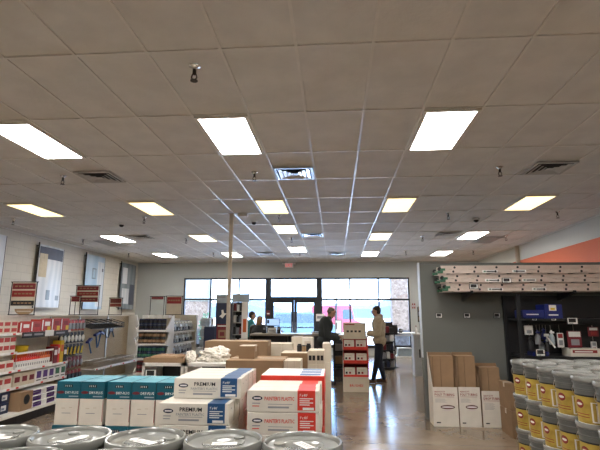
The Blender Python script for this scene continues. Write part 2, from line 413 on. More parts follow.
# conduit post on the right wall
tag(MB().box(XR-.10, 14.36, 0, XR-.002, 14.44, CEIL-.01, 'pole').build('wall_conduit'), 'beige boxed conduit running up the right wall beside orange band', 'conduit')

# outside
struct(MB().box(-60, YF+.2, -.12, 60, YF+4.2, -.02, 'sidewalk'), 'ground').name = 'sidewalk'
struct(MB().box(-150, YF+4.2, -.16, 150, 240, -.06, 'asphalt'), 'parking_lot')
g = MB(); n = 60
pts = [(-160+320*k/n, 9+5*math.sin(k*.35+1)+3*math.sin(k*.9)+4*math.exp(-((k-32)/6)**2)) for k in range(n+1)]
v = []
for (x, z) in pts: v += [(x, 200, -1), (x, 203, z*.4), (x, 230, z*.62)]
f = [(3*k+a, 3*k+3+a, 3*k+4+a, 3*k+1+a) for k in range(n) for a in (0, 1)]
tag(g.add(v, f, 'hill', True).build('mountain_ridge'), 'hazy blue mountain ridge far beyond the parking lot', 'hills')['kind'] = 'structure'
def pillar(xa, xb, lab):
    p = thing('stone_pillar', lab, 'pillar', ((xa+xb)/2, 21.2, -.02)); h = (xb-xa)/2
    MB().box(-h, -.35, 0, h, .35, 3.4 if xb > 0 else 2.15, 'stone').build('stone_veneer', p)
    if xb > 0: MB().box(-h+.05, -.3, 3.4, h-.05, .3, 3.9, 'stucco').build('stucco_cap', p)
    else: MB().box(-h-.02, -.37, 2.15, h+.02, .37, 2.22, 'stucco').build('stone_ledge', p); MB().box(-h+.05, -.3, 2.22, h-.05, .3, 3.9, 'stucco').build('stucco_shaft', p)
pillar(-6.95, -5.75, 'reddish stone pillar with pale stucco shaft outside the left window')
pillar(2.5, 3.4, 'tall stone pillar outside the right end of the right window')
def car(name, lab, cat, loc, rz, paint, L=4.6, H=1.7, van=False):
    c = thing(name, lab, cat, loc, rz)
    prof = [(-L/2, .35), (-L/2, .95), (-L*.44, 1.0), (-L*.36, H), (L*.18, H), (L*.30, 1.05), (L*.47, .95), (L/2, .6), (L/2, .35)]
    if van: prof = [(-L/2, .4), (-L/2, H), (L*.30, H), (L*.36, 1.25), (L*.48, 1.1), (L/2, .7), (L/2, .4)]
    MB().prism(prof, 'y', -.9, .9, paint).build('car_body', c)
    for s_ in (-1, 1):
        wp = [(-L*.40, 1.08), (-L*.34, H-.08), (L*.16, H-.08), (L*.26, 1.08)] if not van else [(L*.12, 1.3), (L*.12, H-.25), (L*.29, H-.25), (L*.34, 1.3)]
        MB().prism(wp, 'y', s_*.90, s_*.915, 'carglass').build('side_window', c)
        for x in (-L*.3, L*.32):
            wl = MB().cone((x, s_*.72, .34), (x, s_*.94, .34), .34, .34, 'tire', 20).build('wheel', c)
            MB().cone((x, s_*.94, .34), (x, s_*.95, .34), .2, .19, 'chrome', 16).build('wheel_hub', wl)
    return c
car('suv', 'pale blue sport utility car parked outside the right door leaf', 'car', (-2.2, 31, -.06), 0, 'carpaint')
car('delivery_van', 'pinkish red van parked outside the left part of right window', 'van', (.1, 33, -.06), 0, 'truck_red', 3.4, 2.2, True)
lp = thing('parking_lamp_post', 'thin lamp post standing in the parking lot behind red van', 'lamp post', (at(336, 290, Y=32).x, 32, -.06))
MB().cone((0, 0, 0), (0, 0, 6), .07, .05, 'blackmetal', 8).build('lamp_pole', lp); MB().box(-.25, -.15, 6, .25, .15, 6.12, 'blackmetal').build('lamp_head', lp)
def shrub(name, lab, loc, r, h):
    g = MB(); rnd = random.Random(3)
    for k in range(420):
        a = rnd.random()*2*PI; z = rnd.random(); q = r*math.sqrt(1-(z*2-1)**2*.8)*(.6+.4*rnd.random())
        p = Vector((math.cos(a)*q, math.sin(a)*q, .1+z*h)); d = Vector((rnd.uniform(-1, 1), rnd.uniform(-1, 1), rnd.uniform(-.3, 1))).normalized()*.09; e = d.cross(Vector((0, 0, 1))).normalized()*.035
        g.add([p, p+d*.5+e, p+d, p+d*.5-e], [(0, 1, 2, 3)], 'leaf')
    s_ = thing(name, lab, 'shrub', loc); g.build('leaves', s_); MB().cone((0, 0, 0), (0, 0, h*.6), .03, .015, 'wood', 6).build('stem', s_)
shrub('evergreen_shrub', 'green shrub growing outside the left window beside stone pillar', (at(207, 320, Y=20.3).x, 20.3, -.02), .35, 1.5)

# ------------------------------------------------------------------ ceiling lights
for nm in ('white', 'cream', 'yellow'):
    r = thing('ceiling_light', 'x', 'ceiling light', (0, 0, 0), 0, 'lay-in ceiling lights')
    W, L = TW-.03, 2*TW-.03
    g = MB(); b_ = .035
    for (xa, ya, xb, yb) in ((0, 0, W, b_), (0, L-b_, W, L), (0, b_, b_, L-b_), (W-b_, b_, W, L-b_)): g.box(xa, ya, -.006, xb, yb, .018, 'lampframe')
    g.build('frame', r); MB().box(b_, b_, -.003, W-b_, L-b_, .01, 'lamp_'+nm).build('diffuser', r)
    M['P_'+nm] = Proto(r)
names = {'white': 'bright white', 'cream': 'cream tinted', 'yellow': 'yellowed'}
cols = {-8: 'far left column', -4: 'column left of centre', 0: 'centre column', 4: 'column right of centre', 8: 'far right column'}
rows = {-8: [(-3, 'white'), (3, 'yellow'), (6, 'white'), (9, 'white')],
        -4: [(-3, 'white'), (0, 'white'), (3, 'yellow'), (6, 'cream'), (9, 'white')],
        0: [(-3, 'white'), (0, 'white'), (3, 'yellow'), (5, 'cream'), (8, 'white')],
        4: [(-3, 'white'), (0, 'white'), (3, 'yellow'), (6, 'cream'), (9, 'white')],
        8: [(-3, 'white'), (3, 'yellow'), (6, 'white'), (9, 'white')]}
for ci, lst in rows.items():
    vis = [q for q in lst if q[0] >= 0]
    for (j, nm) in lst:
        k = vis.index((j, nm)) if j >= 0 else None
        pos = ('nearest' if k == 0 else 'farthest' if k == len(vis)-1 else ORD[k]+' nearest') if k is not None else ('overhead' if j == -3 else 'rear')
        M['P_'+nm].put((GX0+ci*TW+.015, GY0+j*2*TW+.015, CEIL-.004), 0, '%s flat ceiling light, %s in the %s' % (names[nm], pos, cols[ci]))

# ceiling diffusers
def vent(lab, x, y, s=.56, m='vent', flat=False):
    v_ = thing('air_vent', lab, 'air vent', (x, y, CEIL-.006), 0)
    if flat:
        MB().box(-s/2, -s, 0, s/2, s, .012, 'vent').build('frame', v_)
        g = MB()
        for k in range(24): g.box(-s/2+.03, -s+.05+k*(2*s-.1)/24, -.006, s/2-.03, -s+.05+k*(2*s-.1)/24+.022, 0, 'vent')
        g.build('grille', v_); return
    g = MB()
    for (xa, ya, xb, yb) in ((-s/2, -s/2, s/2, -s/2+.03), (-s/2, s/2-.03, s/2, s/2), (-s/2, -s/2+.03, -s/2+.03, s/2-.03), (s/2-.03, -s/2+.03, s/2, s/2-.03)): g.box(xa, ya, -.008, xb, yb, .012, m)
    g.build('frame', v_)
    MB().box(-s/2+.03, -s/2+.03, .005, s/2-.03, s/2-.03, .0105, 'duct').build('duct_opening', v_)
    for q in (.23, .165, .10):
        g = MB(); a = q; b2 = q-.05
        v = [(-a, -a, -.012), (a, -a, -.012), (a, a, -.012), (-a, a, -.012), (-b2, -b2, .004), (b2, -b2, .004), (b2, b2, .004), (-b2, b2, .004)]
        g.add(v, [(0, 1, 5, 4), (1, 2, 6, 5), (2, 3, 7, 6), (3, 0, 4, 7)], m); g.build('louvre_cone', v_)
    MB().box(-.05, -.05, -.014, .05, .05, -.010, m).build('centre_plate', v_)
vent('grey square louvred air vent at left behind the nearest left sprinkler', -3.6, 6.62)
vent('shiny chrome square air vent between the two nearest white lights', -.58, 6.62, m='chrome')
vent('grey square louvred air vent at the right of the ceiling', 3.10, 6.62)
vent('shiny square air vent beyond the second centre ceiling light', -.58, 12.1, m='chrome')
vent('small square air vent right of the far right of centre light', 2.97, 12.15)
vent('long flat return grille at the far right of the ceiling', 4.3, 13.3, flat=True)
vent('long flat return grille at far left above the banners', -6.7, 13.3, flat=True)
vent('small square air vent at far left of ceiling near front wall', -5.3, 12.15)
vent('tiny square air vent near front windows left of exit sign', -2.4, 15.9)
vent('tiny square air vent near the front windows, right of centre', .1, 16.0, m='chrome')

# sprinklers
def sprinkler():
    r = thing('fire_sprinkler', 'x', 'sprinkler', (0, 0, CEIL), 0, 'pendent fire sprinklers')
    MB().lathe([(.0, 0.02), (.04, .02), (.04, .012), (.018, .0), (.012, -.012), (0, -.012)], 'chrome', 16).build('escutcheon', r)
    MB().lathe([(0, -.01), (.013, -.01), (.013, -.045), (.008, -.05), (0, -.05)], 'brass', 10).build('stem', r)
    MB().tube([(-.012, 0, -.045), (-.02, 0, -.07), (-.004, 0, -.09)], .004, 'brass').tube([(.012, 0, -.045), (.02, 0, -.07), (.004, 0, -.09)], .004, 'brass').build('yoke', r)
    MB().lathe([(0, -.09), (.026, -.092), (.026, -.096), (0, -.096)], 'brass', 14).build('deflector', r)
    return r
sp_ = Proto(sprinkler())
XN = {-7.2: 'far left', -4.17: 'left', -1.18: 'centre left', 2.39: 'right', 4.6: 'far right'}
for k, y in enumerate((3.56, 6.57, 9.67, 12.6, 15.6)):
    for x, xn in XN.items():
        px, py = pixel(x, y, CEIL)
        if -10 < px < 610 and -10 < py: sp_.put((x, y, CEIL), 0, 'small metal fire sprinkler on ceiling, %s line, %s row from the camera' % (xn, ORD[k]), sc=(1.25,)*3)
def dome(lab, x, y):
    r = thing('ceiling_camera', lab, 'camera', (x, y, CEIL-.004)); MB().cone((0, 0, -.03), (0, 0, .004), .07, .075, 'white', 20).build('housing', r)
    MB().ell((0, 0, -.035), (.055, .055, .05), 'black').build('dome_lens', r)
for lab, px, py in (('black dome security camera left of the yellow centre light', 254, 221), ('black dome security camera at left of ceiling near far left light', 121.7, 223.5), ('black dome security camera at the right side of ceiling', 476, 218.5)):
    p = at(px, py, Z=CEIL); dome(lab, p.x, p.y)
p = at(243, 214, Z=CEIL); sb = thing('ceiling_sensor', 'small pale square sensor box on ceiling near yellow centre light', 'sensor', (p.x, p.y, CEIL-.004))
MB().box(-.1, -.07, -.05, .1, .07, .004, 'lampframe', c=.008).build('sensor_case', sb); MB().box(-.05, -.04, -.056, .05, .04, -.05, 'white').build('sensor_lens', sb)

# exit sign, hung from the ceiling in front of the entrance
p = at(289, 265, Y=18.3)
ex = thing('exit_sign', 'lit red exit sign hanging above the entrance doors', 'exit sign', (p.x, 18.3, 3.37))
MB().box(-.17, -.02, 0, .17, .02, .2, 'white', c=.006).build('sign_case', ex)
MB().text('EXIT', (-.14, -.0215, .035), (.28, 0, 0), (0, 0, .13), 'exit_red').build('lit_letters', ex)
MB().tube([(0, 0, .2), (0, 0, CEIL-3.37)], .012, 'white').build('mounting_stem', ex)
for s_ in (-1, 1): MB().ell((s_*.23, 0, .16), (.045, .03, .04), 'white').cone((s_*.17, 0, .16), (s_*.2, 0, .16), .01, .01, 'white', 8).build('emergency_lamp', ex)

# ------------------------------------------------------------------ partition wall with ladders, right
PX0, PY = at(421, 300, Y=7.5).x, 7.5
g = MB().box(PX0, PY, 0, XR, PY+.14, 2.36, 'partition'); g.box(PX0-.012, PY-.004, .9, PX0, PY+.145, 2.37, 'lit_edge_and_bin'); struct(g, 'wall_divider')  # pale strip: window light caught on the divider's end, put into colour
def price_tag(lab, x, y, z, grp='price tags on the grey divider', w=.10, h=.075, parent=None):
    t_ = thing('price_tag', lab, 'price tag', (x, y, z), 0, grp)
    MB().box(-w/2, -.012, 0, w/2, 0, h, 'blackmetal').build('tag_holder', t_)
    MB().box(-w*.44, -.014, h*.08, w*.44, -.012, h*.92, 'white').box(-w*.36, -.0145, h*.3, w*.30, -.014, h*.86, 'black').box(-w*.3, -.0145, h*.14, w*.05, -.014, h*.22, 'black').build('printed_label', t_)
for px, n in ((439, 'left'), (467, 'middle'), (497, 'right')):
    p = at(px, 318, Y=PY-.001); price_tag('small %s price tag on grey divider wall below the ladders' % n, p.x, PY, p.z)
def ladder(z, lab, x0=1.5, k=0):
    L = thing('extension_ladder', lab, 'ladder', (x0+.10, 7.02, z), 0, 'extension ladders stacked on brackets'); ln = 3.75
    for s_, nm in ((0, 'base_rail'), (1, 'fly_rail')):
        z0 = s_*.064; off = .0 if s_ == 0 else .03
        for y in ((0, .37) if s_ == 0 else (.035, .335)):
            g = MB(); g.box(off, y, z0, ln, y+.006, z0+.057, 'ladder')
            g.box(off, y+.006 if y < .1 else y-.022, z0, ln, y+.028 if y < .1 else y, z0+.005, 'ladder').box(off, y+.006 if y < .1 else y-.022, z0+.052, ln, y+.028 if y < .1 else y, z0+.057, 'ladder')
            g.build(nm, L)
        for i in range(12):
            x = .20+i*.305+(.03 if s_ else 0)
            if x < ln-.05: MB().cone((x, -.006+.035*s_, z0+.028), (x, .382-.035*s_, z0+.028), .0165, .0165, 'blackmetal', 10).build('rung', L)
    for y in (-.01, .36):
        g = MB(); g.box(-.03, y, .004, .05, y+.03, .045, 'green', c=.006).cone((.0, y-.006, .065), (.0, y+.03, .065), .028, .028, 'blackmetal', 14).box(.01, y-.008, .04, .08, y-.002, .075, 'green'); g.build('end_foot', L)
    for (x, w_, zz, m_) in ((.62, .22, .008, 'white'), (1.25-.1*k, .2, .01, 'white'), (2.3+.2*k, .26, .008, 'paper')):
        g = MB().box(x, -.003, zz, x+w_, -.0005, zz+.04, m_)
        g.box(x+.02, -.0035, zz+.012, x+.05, -.003, zz+.03, 'green').box(x+.06, -.0035, zz+.012, x+w_-.02, -.003, zz+.028, 'blackmetal'); g.build('rail_sticker', L)
    return L
ladder(1.89, 'tan extension ladder with green end, lowest of the three stacked ladders', 1.52, 0)
ladder(2.021, 'tan extension ladder, middle one of the three stacked ladders', 1.49, 1)
ladder(2.152, 'tan extension ladder, topmost of the three stacked ladders', 1.46, 2)
for x, n in ((2.0, 'left'), (3.45, 'right')):
    tag(MB().prism([(PY-.001, 1.879), (7.0, 1.879), (7.0, 1.90), (6.985, 1.90), (6.985, 1.865), (PY-.001, 1.76)], 'x', x-.02, x+.02, 'blackmetal').build('ladder_bracket'), '%s black steel bracket holding up the stacked ladders' % n, 'bracket', 'ladder brackets')
p = at(470, 288, Y=6.6)
for px, py, n in ((474, 285, 'lower left'), (507, 279, 'middle')):
    p = at(px, py+4, Y=7.0); price_tag('dark %s price tag clipped on the ladder rails' % n, p.x, 7.012, p.z, 'price tags on the ladders', .13, .075)

# dark steel rack right of the panel
RX0, RX1, RY0, RY1 = at(504, 330, Y=7.49).x, 4.9, 6.9, 7.49
rk = thing('steel_rack', 'black steel shelving rack under the ladders at the right', 'rack', (RX0, RY0, 0))
W, D = RX1-RX0, RY1-RY0
MB().box(0, D-.015, 0, W, D, 1.84, 'black').build('back_panel', rk)
for x in (0, W-.05):
    MB().box(x, 0, 0, x+.05, .04, 1.84, 'blackmetal').build('upright', rk)
    MB().box(x, D-.06, 0, x+.05, D-.016, 1.84, 'blackmetal').build('upright', rk)
for z in (.15, .75, .98, 1.50): MB().box(.05, .0, z-.03, W-.05, D-.016, z, 'blackmetal').build('shelf', rk)
MB().tube([(.1, .1, 1.42), (W-.1, .1, 1.42)], .01, 'blackmetal').build('hang_rail', rk)
def at_r(px, py, y=RY0): return at(px, py, Y=y)
def carton(name, lab, cat, loc, s, m='kraft', rz=0, grp=None, tape=True, top=None, lid_gap=True):
    c = thing(name, lab, cat, loc, rz, grp); w_, d_, h_ = s
    MB().box(0, 0, 0, w_, d_, h_, m, c=.004).build('carton_body', c)
    if top: MB().box(.004, .004, h_, w_-.004, d_-.004, h_+.0015, top).build('top_face', c)
    if tape: MB().box(0-.0008, d_/2-.025, h_-.06, w_+.0008, d_/2+.025, h_+.0008+(.0015 if top else 0), 'pole').build('packing_tape', c)
    return c
# blue tool cases on the shelf
p = at_r(524, 313); c_ = thing('tool_case', 'dark blue long tool case on top rack shelf', 'case', (p.x, 6.95, 1.50))
MB().box(0, 0, 0, .30, .3, .12, 'vivid_blue', c=.01).build('case_body', c_); MB().box(.05, -.002, .05, .22, -.0005, .065, 'white').build('brand_strip', c_)
c_ = thing('tool_carton', 'tall blue carton with yellow white sticker on top rack shelf', 'carton', (p.x+.31, 6.95, 1.50))
MB().box(0, 0, 0, .24, .3, .20, 'vivid_blue', c=.006).build('carton_body', c_); MB().box(.06, -.002, .11, .16, -.0005, .19, 'paper').box(.08, -.003, .12, .14, -.002, .15, 'yellow').build('sticker', c_)
MB().box(.05, -.002, .04, .18, -.0005, .06, 'white').build('brand_strip', c_)
for px, n in ((534, 'left'), (553, 'middle')):
    p = at_r(px, 316); price_tag('white %s shelf tag under the blue cartons' % n, p.x, RY0, 1.474, 'tags on the black rack', .065, .024)
p = at_r(572, 320); price_tag('larger framed price tag right of the blue cartons', p.x, RY0, 1.42, 'tags on the black rack', .15, .095)
p = at_r(541, 352); price_tag('wire framed price tag standing low in the black rack', p.x, RY0+.03, .981, 'tags on the black rack', .13, .10)
# hanging goods inside the rack
def hang(name, lab, cat, x, y, z, build, grp='goods hanging in the black rack'):
    t_ = thing(name, lab, cat, (x, y, z), 0, grp); build(t_)
    MB().tube([(0, .02, .0), (0, .02, 1.415-z), ], .002, 'wire', 5).build('hook', t_)
def pk(w_, h_, m1, m2, m3, d_=.03, tilt=0):
    def f(t_):
        b = MB(); b.box(-w_/2, 0, -h_, w_/2, d_, 0, m1, c=.004); b.build('package', t_)
        MB().box(-w_/2+.01, -.002, -h_*.35, w_/2-.01, -.0003, -.01, m2).build('header_label', t_); MB().box(-w_*.3, -.0025, -h_*.85, w_*.32, -.0003, -h_*.5, m3).build('picture_panel', t_)
    return f
def bottle(m1, m2):
    def f(t_):
        MB().lathe([(0, -.2), (.035, -.2), (.038, -.19), (.038, -.1), (.02, -.06), (.012, -.05), (.012, -.03), (0, -.03)], m1, 16).build('bottle', t_)
        MB().box(-.03, -.05, -.045, .02, -.01, -.02, m2, c=.004).cone((0, 0, -.05), (0, 0, 0), .014, .012, m2, 10).build('spray_head', t_)
    return f
for (px, py, w_, h_, a, b_, c2, n, lab) in (
        (528.5, 325, .11, .13, 'paper', 'white', 'plastic_grey', 'hanging_card', 'white card hanging at left end of black rack'),
        (560, 333, .085, .2, 'paper', 'darkred', 'plastic_grey', 'blister_pack', 'narrow white blister pack with red top hanging in black rack'),
        (574, 331, .18, .23, 'maroon', 'paper', 'plastic_grey', 'bagged_goods', 'wide red and white packet hanging in black rack'),
        (593, 327, .13, .13, 'maroon', 'paper', 'darkred', 'bagged_goods', 'red packet hanging at the far right of black rack'),
        (597, 342, .07, .16, 'paper', 'plastic_grey', 'darkred', 'blister_pack', 'white packet below the red one at far right')):
    p = at_r(px, py, 7.0); hang(n, lab, 'package', p.x, 7.0+(.08 if 'below' in lab else 0), min(p.z, 1.40), pk(w_, h_, a, b_, c2))
for k, (px, py, a, b_) in enumerate(((530, 336, 'black', 'black'), (537, 330, 'plastic_grey', 'vivid_blue'), (543, 328, 'vivid_blue', 'vivid_blue'), (551, 330, 'glassy_grey', 'paper'), (547, 338, 'black', 'plastic_grey'), (541, 338, 'plastic_grey', 'blackmetal'))):
    p = at_r(px, py, 6.98+.09*(k % 3)); hang('spray_gun', '%s sprayer hanging in the black rack, %s from left' % (('dark', 'grey', 'blue', 'clear', 'black', 'grey black')[k], ORD[(0, 1, 4, 5, 3, 2)[k]]), 'sprayer', p.x, 6.98+.09*(k % 3), min(p.z, 1.4), bottle(a, b_))
p = at_r(548, 336); wd = thing('scraper', 'white handled scraper leaning diagonally in the black rack', 'scraper', (p.x, 6.94, p.z-.16)); MB().cone((.10, 0, 0), (0, 0, .15), .012, .01, 'white', 8).build('handle', wd); MB().box(-.04, -.003, .15, .03, .003, .19, 'chrome').build('blade', wd)
p = at_r(586, 362, 6.95); rb = thing('boxed_tool', 'red and white boxed tool lying on lower rack shelf', 'box', (at_r(572, 360).x, 6.92, .98))
MB().box(0, 0, 0, .42, .25, .11, 'carton_white', c=.004).build('carton_body', rb); MB().box(.03, -.002, .05, .36, -.0005, .09, 'darkred').box(.06, -.0025, .06, .3, -.002, .075, 'white').build('printed_label', rb)
p = at_r(544, 360); rb = thing('blue_case', 'small bright blue case on lower rack shelf behind pails', 'case', (p.x-.12, 6.95, .98)); MB().box(0, 0, 0, .22, .2, .06, 'vivid_blue', c=.01).build('case_body', rb); MB().tube([(.05, -.01, .02), (.05, -.03, .04), (.17, -.03, .04), (.17, -.01, .02)], .006, 'black').build('handle', rb)

# tall open display cartons against the divider
def tall_carton(px0, px1, ytop_front, ytop_back, lab, txt, oval):
    Yf = 7.06; x0 = at(px0, 400, Y=Yf).x; x1 = at(px1, 400, Y=Yf).x; w_ = x1-x0
    hf = at(px0, ytop_front, Y=Yf).z; D_ = .30; hb = at(px0, ytop_back, Y=Yf+D_).z
    c = thing('display_carton', lab, 'carton', (x0, Yf, 0), 0, 'tall open display cartons')
    t_ = .006
    MB().box(0, 0, 0, w_, t_, hf, 'carton_white').build('front_panel', c)
    for s_ in (0, w_-t_): MB().prism([(t_, 0), (D_, 0), (D_, hb), (D_-.02, hb), (t_, hf)], 'x', s_, s_+t_, 'carton_white' if s_ == 0 and px0 < 440 else 'kraft_in').build('side_panel', c)
    MB().box(t_, D_-t_, 0, w_-t_, D_, hb, 'kraft_in').build('back_panel', c)
    MB().box(t_+.012, .10, .02, w_-t_-.012, D_-t_-.01, hb-.04, 'kraft', c=.003).build('inner_carton', c)
    MB().box(t_+.02, .07, .02, t_+.035, .1, hb-.05, 'kraft_dark').box(w_*.42, .085, .02, w_*.44, .1, hb-.05, 'kraft_dark').build('inner_flap', c)
    g = MB(); u = w_/.33
    g.text('HEAVY DUTY', (.025*u, -.0015, hf-.075), (.14*u, 0, 0), (0, 0, .022), 'darkred').text(txt, (.025*u, -.0015, hf-.12), (.26*u, 0, 0), (0, 0, .035), 'darkred')
    g.box(.025*u, -.0012, hf-.135, .28*u, -.0004, hf-.131, 'darkred')
    if oval:
        g.oval((.19*u, -.0012, hf-.27), (.095*u, 0, 0), (0, 0, .028), 'black').oval((.19*u, -.0018, hf-.27), (.087*u, 0, 0), (0, 0, .021), 'maroon').oval((.19*u, -.0022, hf-.27), (.08*u, 0, 0), (0, 0, .011), 'paper')
    for k in range(4 if oval else 7): g.box(.03*u, -.001, hf-.16-k*.014, (.16+.02*(k % 2))*u, -.0004, hf-.164-k*.014, 'plastic_grey')
    g.box(.035*u, -.001, .045, .09*u, -.0004, .06, 'blackmetal'); g.build('printed_label', c)
tall_carton(433, 458, 387, 352, 'leftmost tall white display carton with brown inside and black oval logo', 'POLY TUBING', True)
tall_carton(459, 480.5, 387, 352, 'middle tall white display carton with brown inside and black oval logo', 'POLY TUBING', True)
tall_carton(482, 505, 391, 363, 'shorter rightmost white display carton without an oval logo', 'DROP TUBING', False)
for k in range(2): carton('kraft_carton', '%s plain brown carton between display cartons and yellow labelled pails' % ('lower', 'upper')[k], 'carton', (at(510.5, 400, Y=6.46).x, 6.46, .335*k), (.10, .42, .33), 'kraft_dark', grp='brown cartons by the pails')  # darker kraft than other cartons: the shadow here is in the colour

# ------------------------------------------------------------------ pails
def make_pail(label=True, nm='paint_pail'):
    r = thing(nm, 'x', 'pail', (0, 0, 0), 0); R = .150
    pr = [(0, 0), (.128, 0), (.132, .006), (.143, .255), (.150, .257), (.150, .268), (.1435, .27), (.1445, .300), (.152, .302), (.152, .314), (.146, .316), (.147, .340)]
    MB().lathe(pr, 'pail', 36).build('pail_body', r)
    ld = [(.1475, .318), (.1575, .320), (.1585, .326), (.1585, .350), (.155, .356), (.148, .356), (.143, .351), (.140, .340), (.132, .337), (.085, .337), (.082, .340), (.078, .337), (0, .336)]
    lid = MB().lathe(ld, 'lid', 40).build('lid', r)
    MB().tube([(math.cos(t_)*.155, math.sin(t_)*.155-.0, .285-.12*math.sin(t_)*1.0) for t_ in [PI*k/12 for k in range(13)]], .0022, 'wire', 5).build('bail_handle', r)
    if label:
        def rr(z): return .132+(.143-.132)*(z-.006)/.249+.0012
        g = MB(); a0, a1 = math.radians(110), math.radians(325)
        g.lathe([(rr(.018), .018), (rr(.212), .212)], 'label_yellow', 24, a0, a1).lathe([(rr(.212), .212), (rr(.224), .224)], 'blackmetal', 24, a0, a1).lathe([(rr(.01), .01), (rr(.018), .018)], 'paper', 24, a0, a1).build('paper_label', r)
        def patch(aa, bb, z0, z1, m, e): g2.lathe([(rr(z0)+e, z0), (rr(z1)+e, z1)], m, 6, math.radians(aa), math.radians(bb))
        g2 = MB()
        patch(232, 300, .03, .175, 'paper', .0008); patch(237, 246, .04, .17, 'label_yellow', .0014); patch(237, 290, .155, .168, 'plastic_grey', .0014)
        for k in range(4): patch(252, 294, .05+.03*k, .06+.03*k, 'plastic_grey', .0014)
        for k in range(2): patch(160, 225, .06+.02*k, .066+.02*k, 'darkred', .0012)
        g2.build('white_panel', r)
        g = MB(); n = 22; ca, cz = math.radians(196), .155
        for (ra, rz_, m, e) in ((.27, .032, 'maroon', .0016), (.22, .024, 'darkred', .0022), (.19, .010, 'paper', .0028)):
            v = [((rr(cz)+e)*math.cos(ca), (rr(cz)+e)*math.sin(ca), cz)]
            for k in range(n):
                t_ = 2*PI*k/n; a = ca+ra*math.cos(t_); z = cz+rz_*math.sin(t_); v.append(((rr(z)+e)*math.cos(a), (rr(z)+e)*math.sin(a), z))
            g.add(v, [(0, 1+k, 1+(k+1) % n) for k in range(n)], m)
        g.build('oval_logo', r)
    else:
        g = MB(); g.box(-.045, -.03, .3375, .055, .012, .3383, 'paper'); g.box(-.035, -.02, .3383, .03, -.015, .3386, 'plastic_grey').box(-.035, -.008, .3383, .04, -.004, .3386, 'plastic_grey').build('lid_sticker', r)
        g = MB().cone((.06, .07, .337), (.06, .07, .344), .024, .022, 'lid', 16); g.build('pour_cap', r)
        g = MB(); g.lathe([(.1345, .06), (.1435, .235)], 'paper', 20, math.radians(200), math.radians(340)); g.build('paper_label', r)
    return r
PH = .338; PD = .322
yp = Proto(make_pail(True)); xs = [2.01+PD*i for i in range(7)]; ys = [5.22-PD*k for k in range(6)]
colname = ['left edge column', 'second column from left', 'third column from left', 'fourth column from left', 'fifth column from left', 'sixth column from left', 'seventh column from left']
rnd = random.Random(5)
for i, x in enumerate(xs):
    for k, y in enumerate(ys):
        if pixel(x-.16, y-.1, 1.0)[0] > 606: continue
        front = (i == 0) or (k+1 >= len(ys)) or pixel(x-.16, y-.14-PD, 1.0)[0] > 606 or (i == 1 and k == 0)
        tiers = (0, 1, 2)
        for t_ in tiers:
            tn = ('bottom', 'middle', 'top')[t_]
            yp.put((x+rnd.uniform(-.001, .001), y+rnd.uniform(-.001, .001), .05+t_*PH), rnd.uniform(-.12, .12),
                   'grey pail with yellow label, %s tier, %s, %s from far end' % (tn, colname[i], ORD[k]), 'yellow labelled paint pails')
gp = Proto(make_pail(False, 'grey_pail'))
pos = ['leftmost', 'second from left', 'third from left', 'fourth from left', 'fifth from left']
FY = 1.95; FPD = .3185
for k in range(5):
    c = at(223.5, 440, Y=FY).x + (k-3)*FPD
    for t_ in range(3): gp.put((c, FY-.012*(k == 4), (.030+PH*t_)), (.3, 1.1, -.5, .15, 2.2)[k], 'grey lidded pail in the foreground row, %s%s' % (pos[k], ('', ', middle tier', ', bottom tier')[2-t_]), 'grey lidded pails in the foreground')
for k in range(2):
    for t_ in range(3): gp.put((at(17, 448, Y=FY-.32).x+FPD*k, FY-.325, .030+PH*t_), .7, 'nearest grey lidded pail at bottom left%s%s' % ((' corner', ', right of the corner one')[k], ('', ', middle tier', ', bottom tier')[2-t_]), 'grey lidded pails in the foreground')

# ------------------------------------------------------------------ plastic sheeting cartons, teal cartons
def plastic_box(accent, l1, l2):
    r = thing('sheeting_carton', 'x', 'carton', (0, 0, 0), 0); w_, d_, h_ = .412, .135, .118
    MB().box(0, 0, 0, w_, d_, h_, 'carton_white', c=.003).build('carton_body', r)
    a0, a1 = w_*.70, w_*.945
    g = MB(); g.box(a0, -.0008, .012, a1, .0, h_, accent).box(a0, -.0008, h_-.0002, a1, d_, h_+.0008, accent)
    g.build('colour_panel', r)
    g = MB(); y = -.0014
    g.oval((.058, -.0010, h_-.043), (.030, 0, 0), (0, 0, .0125), 'black').oval((.058, y, h_-.043), (.027, 0, 0), (0, 0, .0095), 'navy').box(.038, y-.0004, h_-.047, .078, y, h_-.039, 'paper')
    if l1: g.text(l1, (.125, y, h_-.045), (.13, 0, 0), (0, 0, .022), 'blackmetal' if accent == 'blue' else 'darkred').text(l2, (.105, y, h_-.068), (.165, 0, 0), (0, 0, .015), 'plastic_grey' if accent == 'blue' else 'darkred')
    else: g.text(l2, (.10, y, h_-.055), (.17, 0, 0), (0, 0, .022), 'red')
    g.box(.12, y, h_-.076, .26, y+.0002, h_-.073, 'plastic_grey').box(.12, y, .022, .24, y+.0002, .032, 'plastic_grey').box(.03, y, .045, .075, y+.0002, .05, 'plastic_grey').box(.03, y, .03, .07, y+.0002, .035, 'plastic_grey' if accent == 'blue' else 'red')
    g.text("9' x 400'", (a0+.012, y, h_-.032), (.045, 0, 0), (0, 0, .016), 'paper')
    for k in range(4): g.box(a0+.012, y, h_-.045-k*.011, a1-.012-.02*(k % 2), y+.0002, h_-.040-k*.011, 'paper')
    g.box(a0+.03, y, .015, a1-.008, y+.0002, .028, 'paper'); g.build('printed_label', r)
    MB().oval((w_+.0012, d_/2, h_*.7), (0, .006, 0), (0, 0, .004), 'blackmetal', 10).build('carry_hole', r)
    return r
bp_ = Proto(plastic_box('blue', 'PREMIUM', "PAINTER'S PLASTIC")); rp_ = Proto(plastic_box('red', None, "PAINTER'S PLASTIC"))
H = .1205; BD = .138
Y0 = 2.75
zt = .55
